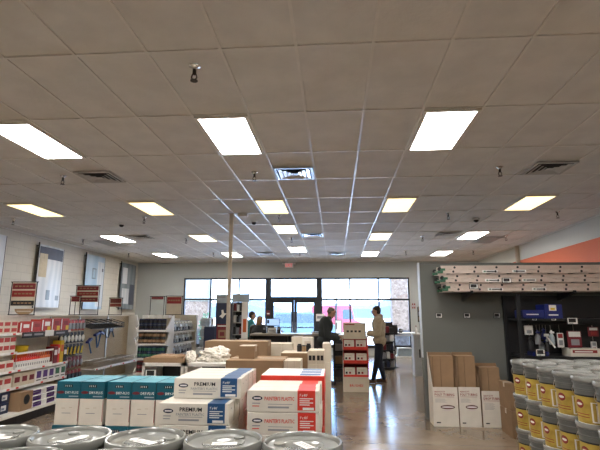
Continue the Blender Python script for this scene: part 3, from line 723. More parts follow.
xb = at(158.5, 410, Y=Y0).x; xr = at(246.5, 400, Y=Y0).x
TZB = 1.168-5*H; TZ = 1.125-5*H
for dx, dwid, TP, nm_ in ((xb-.02, .485, TZB, 'blue'), (xr-.01, .52, TZ, 'red')):
  dt = thing('display_platform', 'low wooden display platform under the %s panelled cartons' % nm_, 'platform', (dx, 2.70, 0))
  MB().box(0, 0, TP-.04, dwid, 1.0, TP-.002, 'wood', c=.004).build('platform_top', dt)
  for x in (.02, dwid-.08):
    for y in (.02, .92): MB().box(x, y, 0, x+.06, y+.06, TP-.04, 'wood').build('leg', dt)
for row in range(5):
    n = 4 if row < 1 else 5
    for t_ in range(n):
        y = Y0+row*BD; x = xb+(.004*((row+t_) % 3))+ (0.0 if t_ < 4 else .012)
        if t_ == 4: x += .018
        bp_.put((x, y, TZB+t_*H), 0, 'white carton with blue panel, %s layer, %s row back' % (('lowest', 'second lowest', 'third', 'fourth', 'topmost')[t_], ORD[row]), 'blue panelled sheeting cartons')
for row in range(3):
    for t_ in range(5):
        y = Y0+row*BD
        rp_.put((xr+.004*((row*2+t_) % 3)+(.006 if t_ < 4 else 0), y, TZ+t_*H), 0, 'white carton with red panel, %s layer, %s row back' % (('lowest', 'second lowest', 'third', 'fourth', 'topmost')[t_], ORD[row]), 'red panelled sheeting cartons')
# red cartons behind them
xx = at(259, 376, Y=3.20).x; RH = (1.15-TZ)/4
for k in range(3):
    for t_ in range(4):
        c_ = thing('red_carton', 'solid red carton with pale top, %s row back, %s layer, behind white cartons' % (ORD[k], ('lowest', 'second', 'third', 'top')[t_]), 'carton', (xx+.004*t_, 3.20+k*.14, TZ+t_*RH), 0, 'red cartons behind the white ones')
        MB().box(0, 0, 0, .425, .135, RH-.002, 'red', c=.003).build('carton_body', c_)
        if t_ == 3: MB().box(.003, .003, RH-.002, .422, .132, RH-.0012, 'paper').box(.26, .02, RH-.0012, .40, .11, RH-.0008, 'blue').build('top_label', c_)

# teal cartons
def teal_box():
    r = thing('teal_carton', 'x', 'carton', (0, 0, 0), 0); w_, d_, h_ = .186, .186, .318
    MB().box(0, 0, 0, w_, d_, h_, 'carton_white', c=.003).build('carton_body', r)
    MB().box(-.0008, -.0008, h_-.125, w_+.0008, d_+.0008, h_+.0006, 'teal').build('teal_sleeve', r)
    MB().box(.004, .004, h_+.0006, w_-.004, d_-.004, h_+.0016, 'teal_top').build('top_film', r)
    g = MB(); y = -.0016
    g.box(.06, y, h_-.042, .125, y+.0004, h_-.022, 'black')
    for k in range(4): g.box(.068+k*.014, y-.0004, h_-.038, .072+k*.014, y, h_-.026, 'paper')
    g.oval((.033, y, h_-.079), (.030, 0, 0), (0, 0, .011), 'maroon').text('DRY-PLUS', (.070, y, h_-.090), (.105, 0, 0), (0, 0, .02), 'paper')
    g.box(.10, y, h_-.112, .175, y+.0003, h_-.104, 'glassy_grey')
    g.box(.05, y, .12, .08, y+.0003, .126, 'pole').box(.11, y, .125, .135, y+.0003, .13, 'pole').box(.055, y, .085, .125, y+.0003, .09, 'plastic_grey').build('printed_label', r)
    MB().box(w_-.004, -.0018, .03, w_, -.0008, h_-.13, 'darkred').build('edge_stripe', r)
    return r
tp = Proto(teal_box()); cols_ = ['first', 'second', 'third', 'fourth', 'fifth']
xt = at(56, 400, Y=3.6).x
for t_ in range(3):
    for i in range(6):
        for k in range(2):
            tp.put((xt+i*.193+(.004 if k % 2 else 0)-(.01 if t_ < 2 else 0)+(.02 if i > 1 else 0), 3.6+k*.19, .075+.3205*t_), 0, 'teal and white carton, %s from left, %s row back, %s layer' % (ORD[i], ORD[k], ('bottom', 'middle', 'top')[t_]), 'teal cartons stacked on a pallet')
pl = thing('wooden_pallet', 'wooden pallet beneath the stacked teal cartons', 'pallet', (xt-.03, 3.57, 0)); MB().box(0, 0, .055, 1.28, .44, .074, 'wood').build('deck_board', pl)
for x in (0, .6, 1.18): MB().box(x, 0, 0, x+.1, .44, .055, 'wood').build('stringer', pl)

# pallet under the yellow labelled pails
pl = thing('wooden_pallet', 'low wooden pallet under the yellow labelled pails', 'pallet', (1.84, 3.4, 0)); MB().box(0, 0, .03, 2.3, 2.0, .048, 'wood').build('deck_board', pl)
for x in (0, 1.1, 2.2): MB().box(x, 0, 0, x+.1, 2.0, .03, 'wood').build('stringer', pl)

# ------------------------------------------------------------------ left wall banners
def banner(lab, y0, y1, z0, z1, base, extra):
    b_ = thing('hanging_banner', lab, 'banner', (XL+.03, y0, z0)); w_, h_ = y1-y0, z1-z0
    g = MB(); n = 10
    v = []
    for k in range(n+1):
        for x in (.05+.05*math.sin(PI*k/n), .056+.05*math.sin(PI*k/n)): v += [(x, w_*k/n, 0), (x, w_*k/n, h_)]
    f = []
    for k in range(n):
        a = 4*k; f += [(a, a+4, a+5, a+1), (a+2, a+3, a+7, a+6), (a, a+2, a+6, a+4), (a+1, a+5, a+7, a+3)]
    g.add(v, f, base, True).build('printed_sheet', b_)
    MB().cone((.05, -.01, -.02), (.05, -.01, h_+.05), .018, .018, 'black', 10).build('edge_pole', b_)
    MB().cone((.05, w_+.01, h_*.0), (.05, w_+.01, h_), .009, .009, 'black', 8).build('edge_pole', b_)
    for z in (.05, h_-.05): MB().box(-.029, -.02, z, .05, 0, z+.02, 'black').build('wall_bracket', b_)
    for (ya, yb, za, zb, m) in extra:
        g = MB(); v = []
        for k in range(7):
            q = ya+(yb-ya)*k/6; x = .058+.05*math.sin(PI*q)+.002; v += [(x, q*w_, za*h_), (x, q*w_, zb*h_)]
        g.add(v, [(2*k, 2*k+2, 2*k+3, 2*k+1) for k in range(6)], m, True).build('printed_picture', b_)
banner('pale wall banner at the left edge of the photo', 9.35, 10.6, 1.75, 3.42, 'pic_white', [(.1, .9, .1, .3, 'pic_pale')])
banner('wall banner with dark navy top and tan strip, largest on left wall', 11.9, 13.05, 1.72, 3.42, 'pic_pale', [(.02, .97, .78, .97, 'pic_navy'), (.04, .30, .48, .86, 'pic_sand'), (.35, .5, .12, .28, 'pic_grey'), (.75, .92, .12, .2, 'pic_grey')])
banner('light blue wall banner in the middle of left wall', 14.34, 15.55, 1.70, 3.46, 'pic_blue', [(.28, .48, .56, .76, 'pic_grey'), (.30, .46, .58, .74, 'pic_blue'), (.55, .95, .05, .9, 'pic_pale'), (.82, .92, .72, .78, 'pic_navy')])
banner('dark grey wall banner nearest the front wall', 16.85, 18.1, 1.72, 3.46, 'pic_grey', [(.08, .35, .55, .9, 'pic_white'), (.1, .5, .12, .45, 'pic_pale'), (.55, .95, .1, .55, 'pic_navy')])

# ------------------------------------------------------------------ left gondola run
GB, GF, GD = -5.05, -4.65, -4.5
def gondola(lab, y0, y1, levels, peg):
    g_ = thing('gondola_shelving', lab, 'shelving', (GB, y0, 0)); L = y1-y0
    MB().box(-.03, 0, .15, 0, L, 1.50, 'pegboard' if peg else 'gondola').build('back_panel', g_)
    MB().box(-.035, 0, 1.50, .012, L, 1.525, 'gondola').build('top_rail', g_)
    MB().box(0, .002, .13, GD-GB, L-.002, .165, 'shelf_white').build('base_deck', g_)
    MB().box(0, .002, 0, GD-GB-.05, L-.002, .13, 'black').build('kick_plate', g_)
    MB().box(0, 0, .165, .02, .03, 1.5, 'wire').build('upright', g_)
    for z in levels:
        sh = MB().box(.02, .004, z-.02, GF-GB, L-.004, z, 'shelf_white').build('shelf', g_)
        MB().box(GF-GB, .004, z-.03, GF-GB+.012, L-.004, z+.005, 'paper').build('price_rail', sh)
        n = int(L/.17)
        for k in range(n): MB().box(GF-GB+.012, .05+k*L/n, z-.026, GF-GB+.0135, .11+k*L/n, z, 'white' if k % 3 else 'red').build('shelf_ticket', sh)
    return g_
SEC = [5.3, 6.65, 8.0, 8.95, 10.1, 11.2]
Lv0 = [.50, .74, 1.0, 1.27]; Lv1 = [.50, .74, 1.27]
gondola('beige shelving bay at left edge filled with red and white goods', SEC[0], SEC[1], Lv0, False)
gondola('beige shelving bay holding caulk tubes, second from the left edge', SEC[1], SEC[2], Lv1, False)
gondola('pegboard bay full of hanging cards, left of the empty pegboard', SEC[2], SEC[3], [], True)
gondola('mostly bare pegboard bay with blue tools', SEC[3], SEC[4], [.50], True)
gondola('farthest pegboard bay with a white end panel', SEC[4], SEC[5], [.50], True)
tag(MB().prism([(GB-.04, 0), (GD, 0), (GD, .2), (GF, .55), (GB+.26, .7), (GB+.26, .78), (GB+.18, .98), (GB+.26, 1.03), (GB+.18, 1.25), (GB+.26, 1.3), (GB+.2, 1.53), (GB-.04, 1.53)], 'y', SEC[5]+.001, SEC[5]+.03, 'white').build('end_panel'), 'white end panel closing the pegboard run', 'panel')

def shelf_box(name, lab, cat, y, z, w_, h_, d_, body, panels, x=GF-.012, grp=None):
    """box facing +X; panels: (y0,y1,z0,z1,material) as fractions of its front"""
    t_ = thing(name, lab, cat, (x, y, z+.001), 0, grp)
    MB().box(-d_, 0, 0, 0, w_, h_, body, c=.003).build('carton_body', t_)
    for (a, b_, c_, d2, m) in panels: MB().box(0, a*w_, c_*h_, .0015, b_*w_, d2*h_, m).build('printed_label', t_)
    return t_
lvl = {.165: 'base deck', .50: 'lower shelf', .74: 'middle shelf', 1.0: 'upper shelf', 1.27: 'top shelf'}
# bay 0 (left edge)
for z, rws, h_, w_, lay, pn in ((1.27, 2, .085, .14, 'carton_cream', [(.1, .9, .25, .85, 'goods_red')]), (1.0, 2, .11, .12, 'carton_white', [(.05, .95, .35, .9, 'goods_red')]), (.74, 1, .15, .16, 'carton_white', [(.1, .95, .35, .75, 'goods_red')]), (.50, 1, .17, .16, 'carton_white', [(0.1, .9, .4, .8, 'goods_red')]), (.165, 2, .14, .17, 'navy', [(.1, .7, .3, .8, 'paper'), (.15, .5, .4, .6, 'blue')])):
    for r_ in range(rws):
        for k in range(4):
            y = SEC[1]-.02-(k+1)*(w_+.008)
            shelf_box('boxed_goods', '%s box, %s at left edge, %s from right end%s' % ('navy' if lay == 'navy' else 'red and white', lvl[z], ORD[k], (', upper' if r_ else ', lower') if rws > 1 else ''), 'box', y, z+r_*(h_+.002), w_, h_, .25, lay, pn, grp='boxes on the left edge bay')
# bay 1: top shelf red packs
for k in range(5):
    y = SEC[1]+.03+k*.26; h_ = (.15, .16, .19, .2, .2)[k]
    shelf_box('red_pack', 'red and white pack on top shelf above caulk tubes, %s from the left' % ORD[k], 'pack', y, 1.27, .24, h_, .2, 'goods_red', [(.0, .12, .1, .95, 'white'), (.3, .85, .45, .8, 'white' if k in (0, 2) else 'darkred')]+([(.6, .95, .05, .4, 'yellow')] if k > 1 else []), grp='red packs on the top shelf')
g = thing('promo_strip', 'black promotional strip with white card along the top shelf edge', 'sign', (GF+.016, SEC[1]+.05, 1.19)); MB().box(0, 0, 0, .004, 1.2, .085, 'black').build('strip', g); MB().box(.004, .55, .005, .006, .78, .10, 'paper').build('white_card', g)
for k, (a, b_) in enumerate(((.04, .22), (.28, .5), (.85, 1.1))): MB().box(.004, a, .03, .0055, b_, .06, 'plastic_grey').build('printed_label', g)
# caulk tubes
def caulk(m1):
    r = thing('caulk_tube', 'x', 'caulk tube', (0, 0, 0), 0)
    MB().lathe([(0, 0), (.0235, 0), (.0235, .15), (.0, .15)], 'paper', 16).build('tube', r)
    MB().lathe([(.0238, .112), (.0238, .15), (.0228, .1515)], m1, 16).build('colour_band', r)
    MB().cone((0, 0, .15), (0, 0, .215), .008, .003, m1, 10).build('nozzle', r); MB().box(.0238, -.012, .03, .0245, .012, .07, 'plastic_grey').build('printed_label', r); return r
cps = [Proto(caulk('red')), Proto(caulk('orange'))]
for k in range(16):
    for r_ in range(2): cps[0 if k < 11 else 1].put((GF-.045-.055*r_, SEC[1]+.06+k*.053, .742), 0, '%s banded white caulk tube, %s from left, %s row of the tray' % ('red' if k < 11 else 'orange', ORD[k], ('front', 'back')[r_]), 'caulk tubes on the middle shelf')
tr_ = thing('caulk_tray', 'clear front tray rail holding the caulk tubes', 'tray', (GF-.012, SEC[1]+.02, .742)); MB().box(0, 0, 0, .004, .90, .035, 'paper').build('front_lip', tr_)
MB().box(-.004, 0, .215, .004, .90, .245, 'white').build('header_strip', tr_); 
for y in (0, .896): MB().box(-.004, y, .035, .002, y+.004, .215, 'wire').build('post', tr_)
for k, (y, w_, h_, m) in enumerate(((SEC[1]+.95, .1, .27, 'maroon'), (SEC[1]+1.06, .05, .3, 'red'), (SEC[1]+1.13, .09, .36, 'yellow'), (SEC[1]+1.235, .09, .25, 'black'))):
    shelf_box('tall_pack', '%s tall pack standing right of the caulk tubes' % ('dark maroon', 'thin red', 'bright yellow', 'black')[k], 'pack', y, .74, w_, h_, .15, m, [(.1, .9, .5, .8, 'paper' if k != 2 else 'orange')])
yb = thing('yellow_tub', 'yellow tub set behind the caulk tubes on middle shelf', 'tub', (GF-.24, SEC[1]+.42, .742)); MB().lathe([(0, 0), (.09, 0), (.11, .30), (0, .30)], 'yellow', 24).build('tub_body', yb); MB().lathe([(0, .30), (.115, .30), (.115, .32), (0, .32)], 'yellow', 24).build('lid', yb)
# lower shelf boxes
for k in range(8):
    lab, body, pn = (('cream box with maroon label', 'carton_cream', [(.15, .85, .3, .7, 'maroon')]), ('white box with purple label', 'paper', [(.2, .9, .3, .85, 'purple'), (.2, .9, .1, .18, 'blackmetal')]), ('white box with teal green label', 'paper', [(.2, .9, .35, .85, 'green'), (.2, .9, .1, .18, 'blackmetal')]))[0 if k < 3 else 1 if k < 6 else 2]
    shelf_box('boxed_goods', '%s on lower shelf below caulk tubes, %s from the left' % (lab, ORD[k]), 'box', SEC[1]+.02+k*.165, .50, .155, .19, .2, body, pn, grp='boxes below the caulk tubes')
# base deck
kb = shelf_box('kraft_sack_box', 'kraft coloured box with round dark seal on the base deck', 'box', SEC[1]+.03, .165, .27, .26, .3, 'kraft', [], x=GD-.03)
MB().add([(.002, .135+.07*math.cos(a*PI/8), .15+.07*math.sin(a*PI/8)) for a in range(16)], [tuple(range(16))], 'blackmetal').build('round_seal', kb)
for c_ in range(2):
    for r_ in range(3): shelf_box('purple_box', 'purple and white box on base deck, %s column, %s layer' % (('left', 'right')[c_], ('bottom', 'middle', 'top')[r_]), 'box', SEC[1]+.34+c_*.34, .165+r_*.083, .33, .08, .25, 'paper', [(.0, .6, .1, .9, 'purple'), (.05, .5, .45, .65, 'paper')], x=GD-.04-.01*r_, grp='purple boxes on the base deck')
for r_ in range(3): shelf_box('kraft_box', 'small kraft box right of the purple boxes, %s layer' % ('bottom', 'middle', 'top')[r_], 'box', SEC[1]+1.04, .165+r_*.083, .28, .08, .25, 'kraft', [(.1, .5, .2, .8, 'pole')], x=GD-.05, grp='kraft boxes on the base deck')
# hanging cards
def card(m1, m2, kind):
    r = thing('hanging_card', 'x', 'package', (0, 0, 0), 0)
    MB().box(-.002, -.05, -.20, 0, .05, 0, m1).build('backing_card', r)
    if kind == 0: MB().box(0, -.035, -.17, .03, .035, -.06, m2, c=.008).build('blister', r)
    elif kind == 1: MB().ell((.022, 0, -.12), (.024, .036, .06), m2, 12).build('tool_head', r)
    else: MB().cone((.02, -.02, -.18), (.02, .01, -.05), .018, .012, m2, 10).build('tool_handle', r)
    MB().tube([(-.16, 0, -.012), (.02, 0, -.012), (.03, 0, .0)], .0025, 'wire', 5).build('peg_hook', r); return r
rowsH = [(1.44, 'goods_red', 'plastic_grey', 0, 'red card with grey tool'), (1.22, 'black', 'white', 1, 'black card with white roller'), (1.0, 'blackmetal', 'yellow', 2, 'dark card with yellow handled tool'), (.77, 'maroon', 'plastic_grey', 1, 'maroon card with grey pad'), (.53, 'darkred', 'black', 0, 'dark red card with black tool')]
for ri, (z, m1, m2, kd, lab) in enumerate(rowsH):
    P_ = Proto(card(m1, m2, kd))
    for k in range(7):
        for dd in range(1): P_.put((GB+.17, SEC[2]+.09+k*.122, z), 0, '%s, %s from left in %s hanging row' % (lab, ORD[k], ORD[ri]), 'cards hanging on the pegboard')
# wire trays and baskets on the pegboard
def wire_tray(nm, w_, d_, h_, m, slope=.0):
    r = thing(nm, 'x', 'wire basket', (0, 0, 0), 0)
    f = MB()
    for z in (0, h_): f.tube([(0, 0, z), (d_, 0, z-slope), (d_, w_, z-slope), (0, w_, z), (0, 0, z)], .006, m, 5)
    f.build('frame', r); g = MB(); n = 9
    for k in range(n+1):
        y = w_*k/n; g.tube([(0, y, h_), (0, y, 0), (d_, y, -slope), (d_, y, h_-slope)], .0035, m, 4)
    for k in range(4): x = d_*(k+1)/5; g.tube([(x, 0, h_-slope*(k+1)/5), (x, 0, -slope*(k+1)/5), (x, w_, -slope*(k+1)/5), (x, w_, h_-slope*(k+1)/5)], .002, m, 4)
    g.build('wire_mesh', r); return r
wt = Proto(wire_tray('wire_tray', .26, .30, .10, 'blackmetal', .08))
for k in range(5): wt.put((GB+.003, SEC[3]-.05+k*.29, 1.34), 0, 'dark sloping wire tray high on bare pegboard, %s from left' % ORD[k], 'dark wire trays on the pegboard')
wb = Proto(wire_tray('wire_basket', .28, .33, .11, 'wire', 0))
for k in range(6): wb.put((GB+.02, SEC[3]+.05+k*.31, .505), 0, 'pale wire basket on the lower pegboard shelf, %s from left' % ORD[k], 'pale wire baskets on the lower shelf')
for k, (y, z, a) in enumerate(((9.35, .95, .5), (9.62, 1.06, .3), (9.78, 1.08, -.3))):
    t_ = thing('floor_tool', 'blue handled tool hanging on bare pegboard, %s from left' % ORD[k], 'tool', (GB+.04, y, z)); T = Matrix.Rotation(a, 4, 'X')
    MB().cone(T @ Vector((0, 0, -.22)), T @ Vector((0, 0, .05)), .014, .016, 'blue', 10).build('handle', t_)
    MB().box(-.02, -.08, .05, .05, .08, .10, 'vivid_blue', T, c=.01).build('tool_head', t_); MB().tube([(-.04, 0, .12), (.03, 0, .12)], .003, 'wire').build('peg_hook', t_)
for k in range(3):
    t_ = thing('black_scraper', 'black bladed scraper on bare pegboard, %s from left' % ORD[k], 'tool', (GB+.02, 10.05+k*.17, 1.12)); T = Matrix.Rotation(.5 if k != 1 else -.5, 4, 'X')
    MB().box(-.01, -.012, -.1, .012, .012, .06, 'black', T).build('handle', t_); MB().box(-.004, -.05, .06, .006, .05, .12, 'blackmetal', T).build('blade', t_); MB().tube([(-.02, 0, .13), (.02, 0, .13)], .003, 'wire').build('peg_hook', t_)

# sign frames standing on the gondolas
def sign(lab, x, y, z, w_, h_, hh, rws, rz=0, posts=True):
    r = thing('sign_frame', lab, 'sign', (x, y, z), rz)
    if posts:
        for s_ in (-1, 1): MB().tube([(s_*w_/2, 0, 0), (s_*w_/2, 0, hh)], .008, 'black', 6).build('post', r)
    MB().box(-w_/2-.01, -.012, 0, w_/2+.01, .012, .012, 'black').build('foot_bar', r)
    MB().tube([(-w_/2-.02, 0, hh), (w_/2+.02, 0, hh)], .008, 'black', 6).build('top_bar', r)
    MB().box(-w_/2+.015, -.006, hh-h_, w_/2-.015, .006, hh-.012, 'carton_cream').build('sign_panel', r)
    for (a, b_, m) in rws: MB().box(-w_/2+.02, -.008, hh-h_*b_, w_/2-.02, -.006, hh-h_*a, m).build('colour_bar', r)
    g = MB()
    for (a, b_, m) in rws:
        c_ = hh-h_*(a+b_)/2
        for k in range(5): g.box(-w_*.36+k*w_*.15, -.009, c_-h_*.03, -w_*.36+k*w_*.15+w_*.11, -.008, c_+h_*.03, 'kraft')
    g.build('lettering', r); return r
def sign_at(lab, pxl, pxr, pyt, pyb, Y, z, rws):
    a = at(pxl, pyt, Y=Y); b_ = at(pxr, pyt, Y=Y); c_ = at(pxl, pyb, Y=Y); sign(lab, (a.x+b_.x)/2, Y, z, b_.x-a.x, a.z-c_.z, a.z-z, rws)
R3 = [(.06, .3, 'maroon'), (.36, .62, 'darkred'), (.78, .98, 'black')]
sign_at('maroon striped sign in black frame, largest, at left above caulk tubes', 12.5, 37.5, 282, 306, at(25, 300, X=-5.03).y, 1.526, R3)
sg = C.objects[-1]
sign_at('maroon striped sign in black frame above the bare pegboard', 77, 100, 285.5, 302, at(88.5, 300, X=-5.03).y, 1.526, [(.05, .3, 'maroon'), (.38, .62, 'darkred'), (.72, .98, 'maroon')])
sign_at('small dark sign partly behind the second framed sign', 71, 81, 296, 302, at(76, 300, X=-5.03).y, 1.526, [(.1, .9, 'maroon')])
sign_at('small maroon sign in frame near the end of pegboard', 110, 122.5, 298, 307, at(116, 300, X=-5.03).y, 1.526, [(.1, .55, 'maroon'), (.62, .95, 'darkred')])
p = at(25, 307, X=-5.03); bb = thing('hanging_emblem', 'round brown emblem hung below the largest maroon sign', 'sign', (p.x, p.y-.02, p.z-.05)); MB().add([(.16*math.cos(PI+PI*k/12), 0, .02+.10*math.sin(PI+PI*k/12)) for k in range(13)]+[(.16*math.cos(PI+PI*k/12), .01, .02+.10*math.sin(PI+PI*k/12)) for k in range(13)], [tuple(range(13)), tuple(range(25, 12, -1))]+[(k, k+13, (k+1) % 13+13, (k+1) % 13) for k in range(13)], 'wood').build('emblem_plate', bb); MB().box(-.12, -.002, -.03, .12, -.0002, -.01, 'pole').build('lettering', bb)

# ------------------------------------------------------------------ island gondola: endcap with cans, side with bagged goods
IX0, IX1, IY0, IY1 = at(137, 330, Y=9.0).x, at(168, 330, Y=9.0).x-.05, 9.0, 10.9
gi = thing('endcap_shelving', 'endcap shelving of stacked dark cans facing the camera', 'shelving', (IX0, IY0, 0)); W = IX1-IX0
MB().box(0, .40, 0, W, .43, 1.50, 'gondola').build('back_panel', gi); MB().box(0, .02, 0, W, .40, .12, 'black').build('kick_plate', gi)
lz = [.16, .44, .71, .98, 1.24]
for z in lz:
    sh = MB().box(.01, 0, z-.02, W-.01, .40, z, 'shelf_white').build('shelf', gi); MB().box(.01, -.012, z-.03, W-.01, 0, z+.005, 'paper').build('price_rail', sh)
for x in (-.02, W):
    MB().prism([(.43, 0), (.02, 0), (.02, .2)]+[q for z in lz[1:] for q in ((.16, z-.05), (.0, z-.03), (.0, z+.02), (.12, z+.10))]+[(.30, 1.50), (.43, 1.52)], 'x', x, x+.02, 'white').build('side_bracket', gi)
def can(m1, m2, r_, h_):
    r = thing('paint_can', 'x', 'can', (0, 0, 0), 0); MB().lathe([(0, 0), (r_, 0), (r_, h_), (0, h_)], m1, 18).build('can_body', r)
    MB().lathe([(r_*.9, h_), (r_*.9, h_+.004), (r_*.8, h_+.001), (0, h_+.001)], 'plastic_grey', 18).build('lid', r); MB().lathe([(r_+.001, h_*.25), (r_+.001, h_*.75)], m2, 14, PI, 2*PI).build('paper_label', r); return r
for li, (z, m1, m2, nm) in enumerate(((1.24, 'navy', 'black', 'navy'), (.98, 'blackmetal', 'kraft', 'tan labelled'), (.71, 'navy', 'green', 'green labelled'), (.44, 'maroon', 'black', 'maroon'))):
    P_ = Proto(can(m1, m2, .047, .105))
    for r_ in range(2):
        for k in range(6): P_.put((IX0+.06+k*(W-.12)/5, IY0+.07, z+.001+r_*.11), 0, '%s can on the endcap, %s from left, %s layer' % (nm, ORD[k], ('lower', 'upper')[r_]), 'cans on the endcap')
gs = thing('island_shelving', 'island shelving with rows of clear bagged goods facing the aisle', 'shelving', (IX1-.35, IY0+.45, 0)); L = IY1-IY0-.45
MB().box(-.02, 0, 0, 0, L, 1.50, 'gondola').build('back_panel', gs); MB().box(0, 0, 0, .3, L, .12, 'black').build('kick_plate', gs)
l2 = [.20, .45, .70, .94, 1.18]
for z in l2:
    sh = MB().box(0, .003, z-.02, .35, L-.003, z, 'shelf_white').build('shelf', gs); MB().box(.35, .003, z-.03, .362, L-.003, z+.01, 'paper').build('price_rail', sh)
MB().box(0, L, 0, .38, L+.10, 1.53, 'gondola').build('end_post', gs); MB().box(0, -.018, 0, .36, 0, 1.53, 'shelf_white').build('end_post', gs)
def bag(seed):
    r = thing('bagged_goods', 'x', 'bag', (0, 0, 0), 0); rn = random.Random(seed); g = MB(); g.ell((0, 0, .085), (.11, .10, .085), 'clear_bag', 14)
    g.v = [(x*(1+rn.uniform(-.12, .12)), y*(1+rn.uniform(-.12, .12)), max(0, z*(1+rn.uniform(-.1, .15)))) for x, y, z in g.v]; g.build('bag', r)
    MB().box(.09, -.05, .03, .108, .05, .08, 'plastic_grey' if seed % 2 else 'navy').build('printed_label', r); MB().box(.0, -.07, .13, .08, .07, .165, 'paper').build('header_card', r); return r
bgs = [Proto(bag(3)), Proto(bag(4))]
for li, z in enumerate(l2):
    for k in range(7): bgs[(k+li) % 2].put((IX1-.12, IY0+.56+k*.195, z+.001), 0, 'clear bagged item on island shelving, %s from left, %s shelf up' % (ORD[k], ORD[li]), 'bagged goods on the island', (1.1, 1.0, 1.25))
for k in range(4):
    shelf_box('white_pack', 'white pack lying on top of the endcap shelving, %s from left' % ORD[k], 'pack', IY0+.1, 1.501 if 0 else 1.24+.235, .16, .05, .12, 'paper', [], x=IX0+.17+k*.14, grp='packs on the endcap top')
cr_ = thing('clear_pack_rack', 'narrow rack of pale packs beside the island end', 'rack', (at(198, 330, Y=10.9).x, 10.95, 0)); MB().box(0, 0, 0, .27, .3, .1, 'shelf_white').build('base', cr_); MB().box(0, .28, .1, .27, .3, 1.45, 'shelf_white').build('back_panel', cr_)
for k in range(5):
    MB().box(0, 0, .30+k*.24, .27, .28, .31+k*.24, 'shelf_white').build('shelf', cr_)
for k in range(5):
    for q in range(2):
        t_ = thing('pale_pack', 'pale pack in the narrow rack, %s shelf up, %s' % (ORD[k], ('left', 'right')[q]), 'pack', (at(198, 330, Y=10.9).x+.02+q*.12, 11.0, .311+k*.24), 0, 'pale packs in narrow rack'); MB().box(0, 0, 0, .11, .15, .17, 'clear_bag', c=.012).build('pack_body', t_); MB().box(.015, -.001, .03, .095, 0, .08, 'glassy_grey').build('printed_label', t_)
sign_at('white framed sign with maroon heading above the island shelving', 166.5, 182.5, 296, 318, at(174, 300, X=IX1-.36).y, 1.531, [(.05, .35, 'darkred')])
p = at(174, 310, X=IX1-.36); t_ = thing('arrow_strip', 'dark lettered strip across the white framed sign', 'sign', (p.x, p.y-.02, p.z)); MB().box(-.13, 0, -.02, .13, .004, .02, 'blackmetal').build('strip', t_); MB().box(-.08, -.001, -.03, .0, 0, .0, 'darkred').build('red_mark', t_)
sign_at('flat maroon lettered strip left of the white framed sign', 151, 164.5, 296.5, 299.5, 9.415, 1.501, [(.1, .9, 'maroon')])

# ------------------------------------------------------------------ middle of the store: cubbies and cartons
def cubby(lab, px0, px1, Y, ztop):
    x0 = at(px0, 362, Y=Y).x; x1 = at(px1, 362, Y=Y).x; w_ = x1-x0
    c = thing('cubby_cabinet', lab, 'cabinet', (x0, Y, 0)); D = .55
    for x in (0, w_-.025): MB().box(x, 0, 0, x+.025, D, ztop, 'shelf_white').build('side_panel', c)
    MB().box(.025, D-.02, 0, w_-.025, D, ztop-.03, 'black').build('back_panel', c)
    for z in (ztop, ztop-.34, ztop-.68): MB().box(.025 if z < ztop else 0, 0, z-.03, w_-.025 if z < ztop else w_, D-.02 if z < ztop else D, z, 'shelf_white').build('shelf', c)
    MB().box(.025, .0, 0, w_-.025, .02, .08, 'shelf_white').build('kick_board', c); return x0, w_
cz = at(160, 363, Y=4.8).z
xa, wa = cubby('white cubby cabinet with a brown tray on top, left one', 142.5, 183.5, 4.8, cz)
xb2, wb2 = cubby('white cubby cabinet with crumpled drop cloth on top, right one', 185.5, 228, 4.8, cz)
price_tag('white card on the left cubby cabinet opening', xa+.10, 4.799, cz-.15, 'cards on the cubbies', .12, .09)
t_ = thing('cardboard_tray', 'shallow brown cardboard tray on the left cubby cabinet', 'tray', (xa+.0, 4.82, cz))
MB().box(0, 0, 0, wa-.01, .5, .01, 'kraft_in').build('tray_base', t_)
for (a, b_, c_, d_) in ((0, 0, wa-.01, .006), (0, .494, wa-.01, .5), (0, .006, .006, .494), (wa-.016, .006, wa-.01, .494)): MB().box(a, b_, .01, c_, d_, .045, 'kraft').build('tray_side', t_)
MB().box(.03, .1, .011, wa-.12, .4, .06, 'kraft_in', c=.02).build('folded_cardboard', t_)
def cloth(lab, loc, sx_, sy_, sz_, seed):
    rn = random.Random(seed); bm = bmesh.new(); bmesh.ops.create_icosphere(bm, subdivisions=5, radius=1)
    from mathutils import noise
    for v in bm.verts:
        n_ = noise.fractal(v.co*1.6+Vector((seed, 0, 0)), 1, 2, 5); r2 = abs(noise.noise(v.co*5+Vector((0, seed, 0))))
        k = 1+.38*n_-.25*r2; v.co = Vector((v.co.x*k*sx_, v.co.y*k*sy_, max(0, (v.co.z*k*.9+.35)*sz_)))
    me = bpy.data.meshes.new('cloth_bundle'); bm.to_mesh(me); bm.free(); me.materials.append(M['rag'])
    for p_ in me.polygons: p_.use_smooth = True
    o = bpy.data.objects.new('cloth_bundle', me); C.objects.link(o); tag(o, lab, 'cloth', 'crumpled cloths on the cubby', loc=loc)
cloth('cream crumpled drop cloth heap, larger one right of cardboard tray', (at(213, 355, Y=5.0).x, 5.05, cz+.001), .19, .15, .115, 3)
cloth('smaller crumpled cloth heap left of the larger one', (at(194, 355, Y=5.0).x-.02, 4.95, cz+.001), .06, .09, .085, 8)
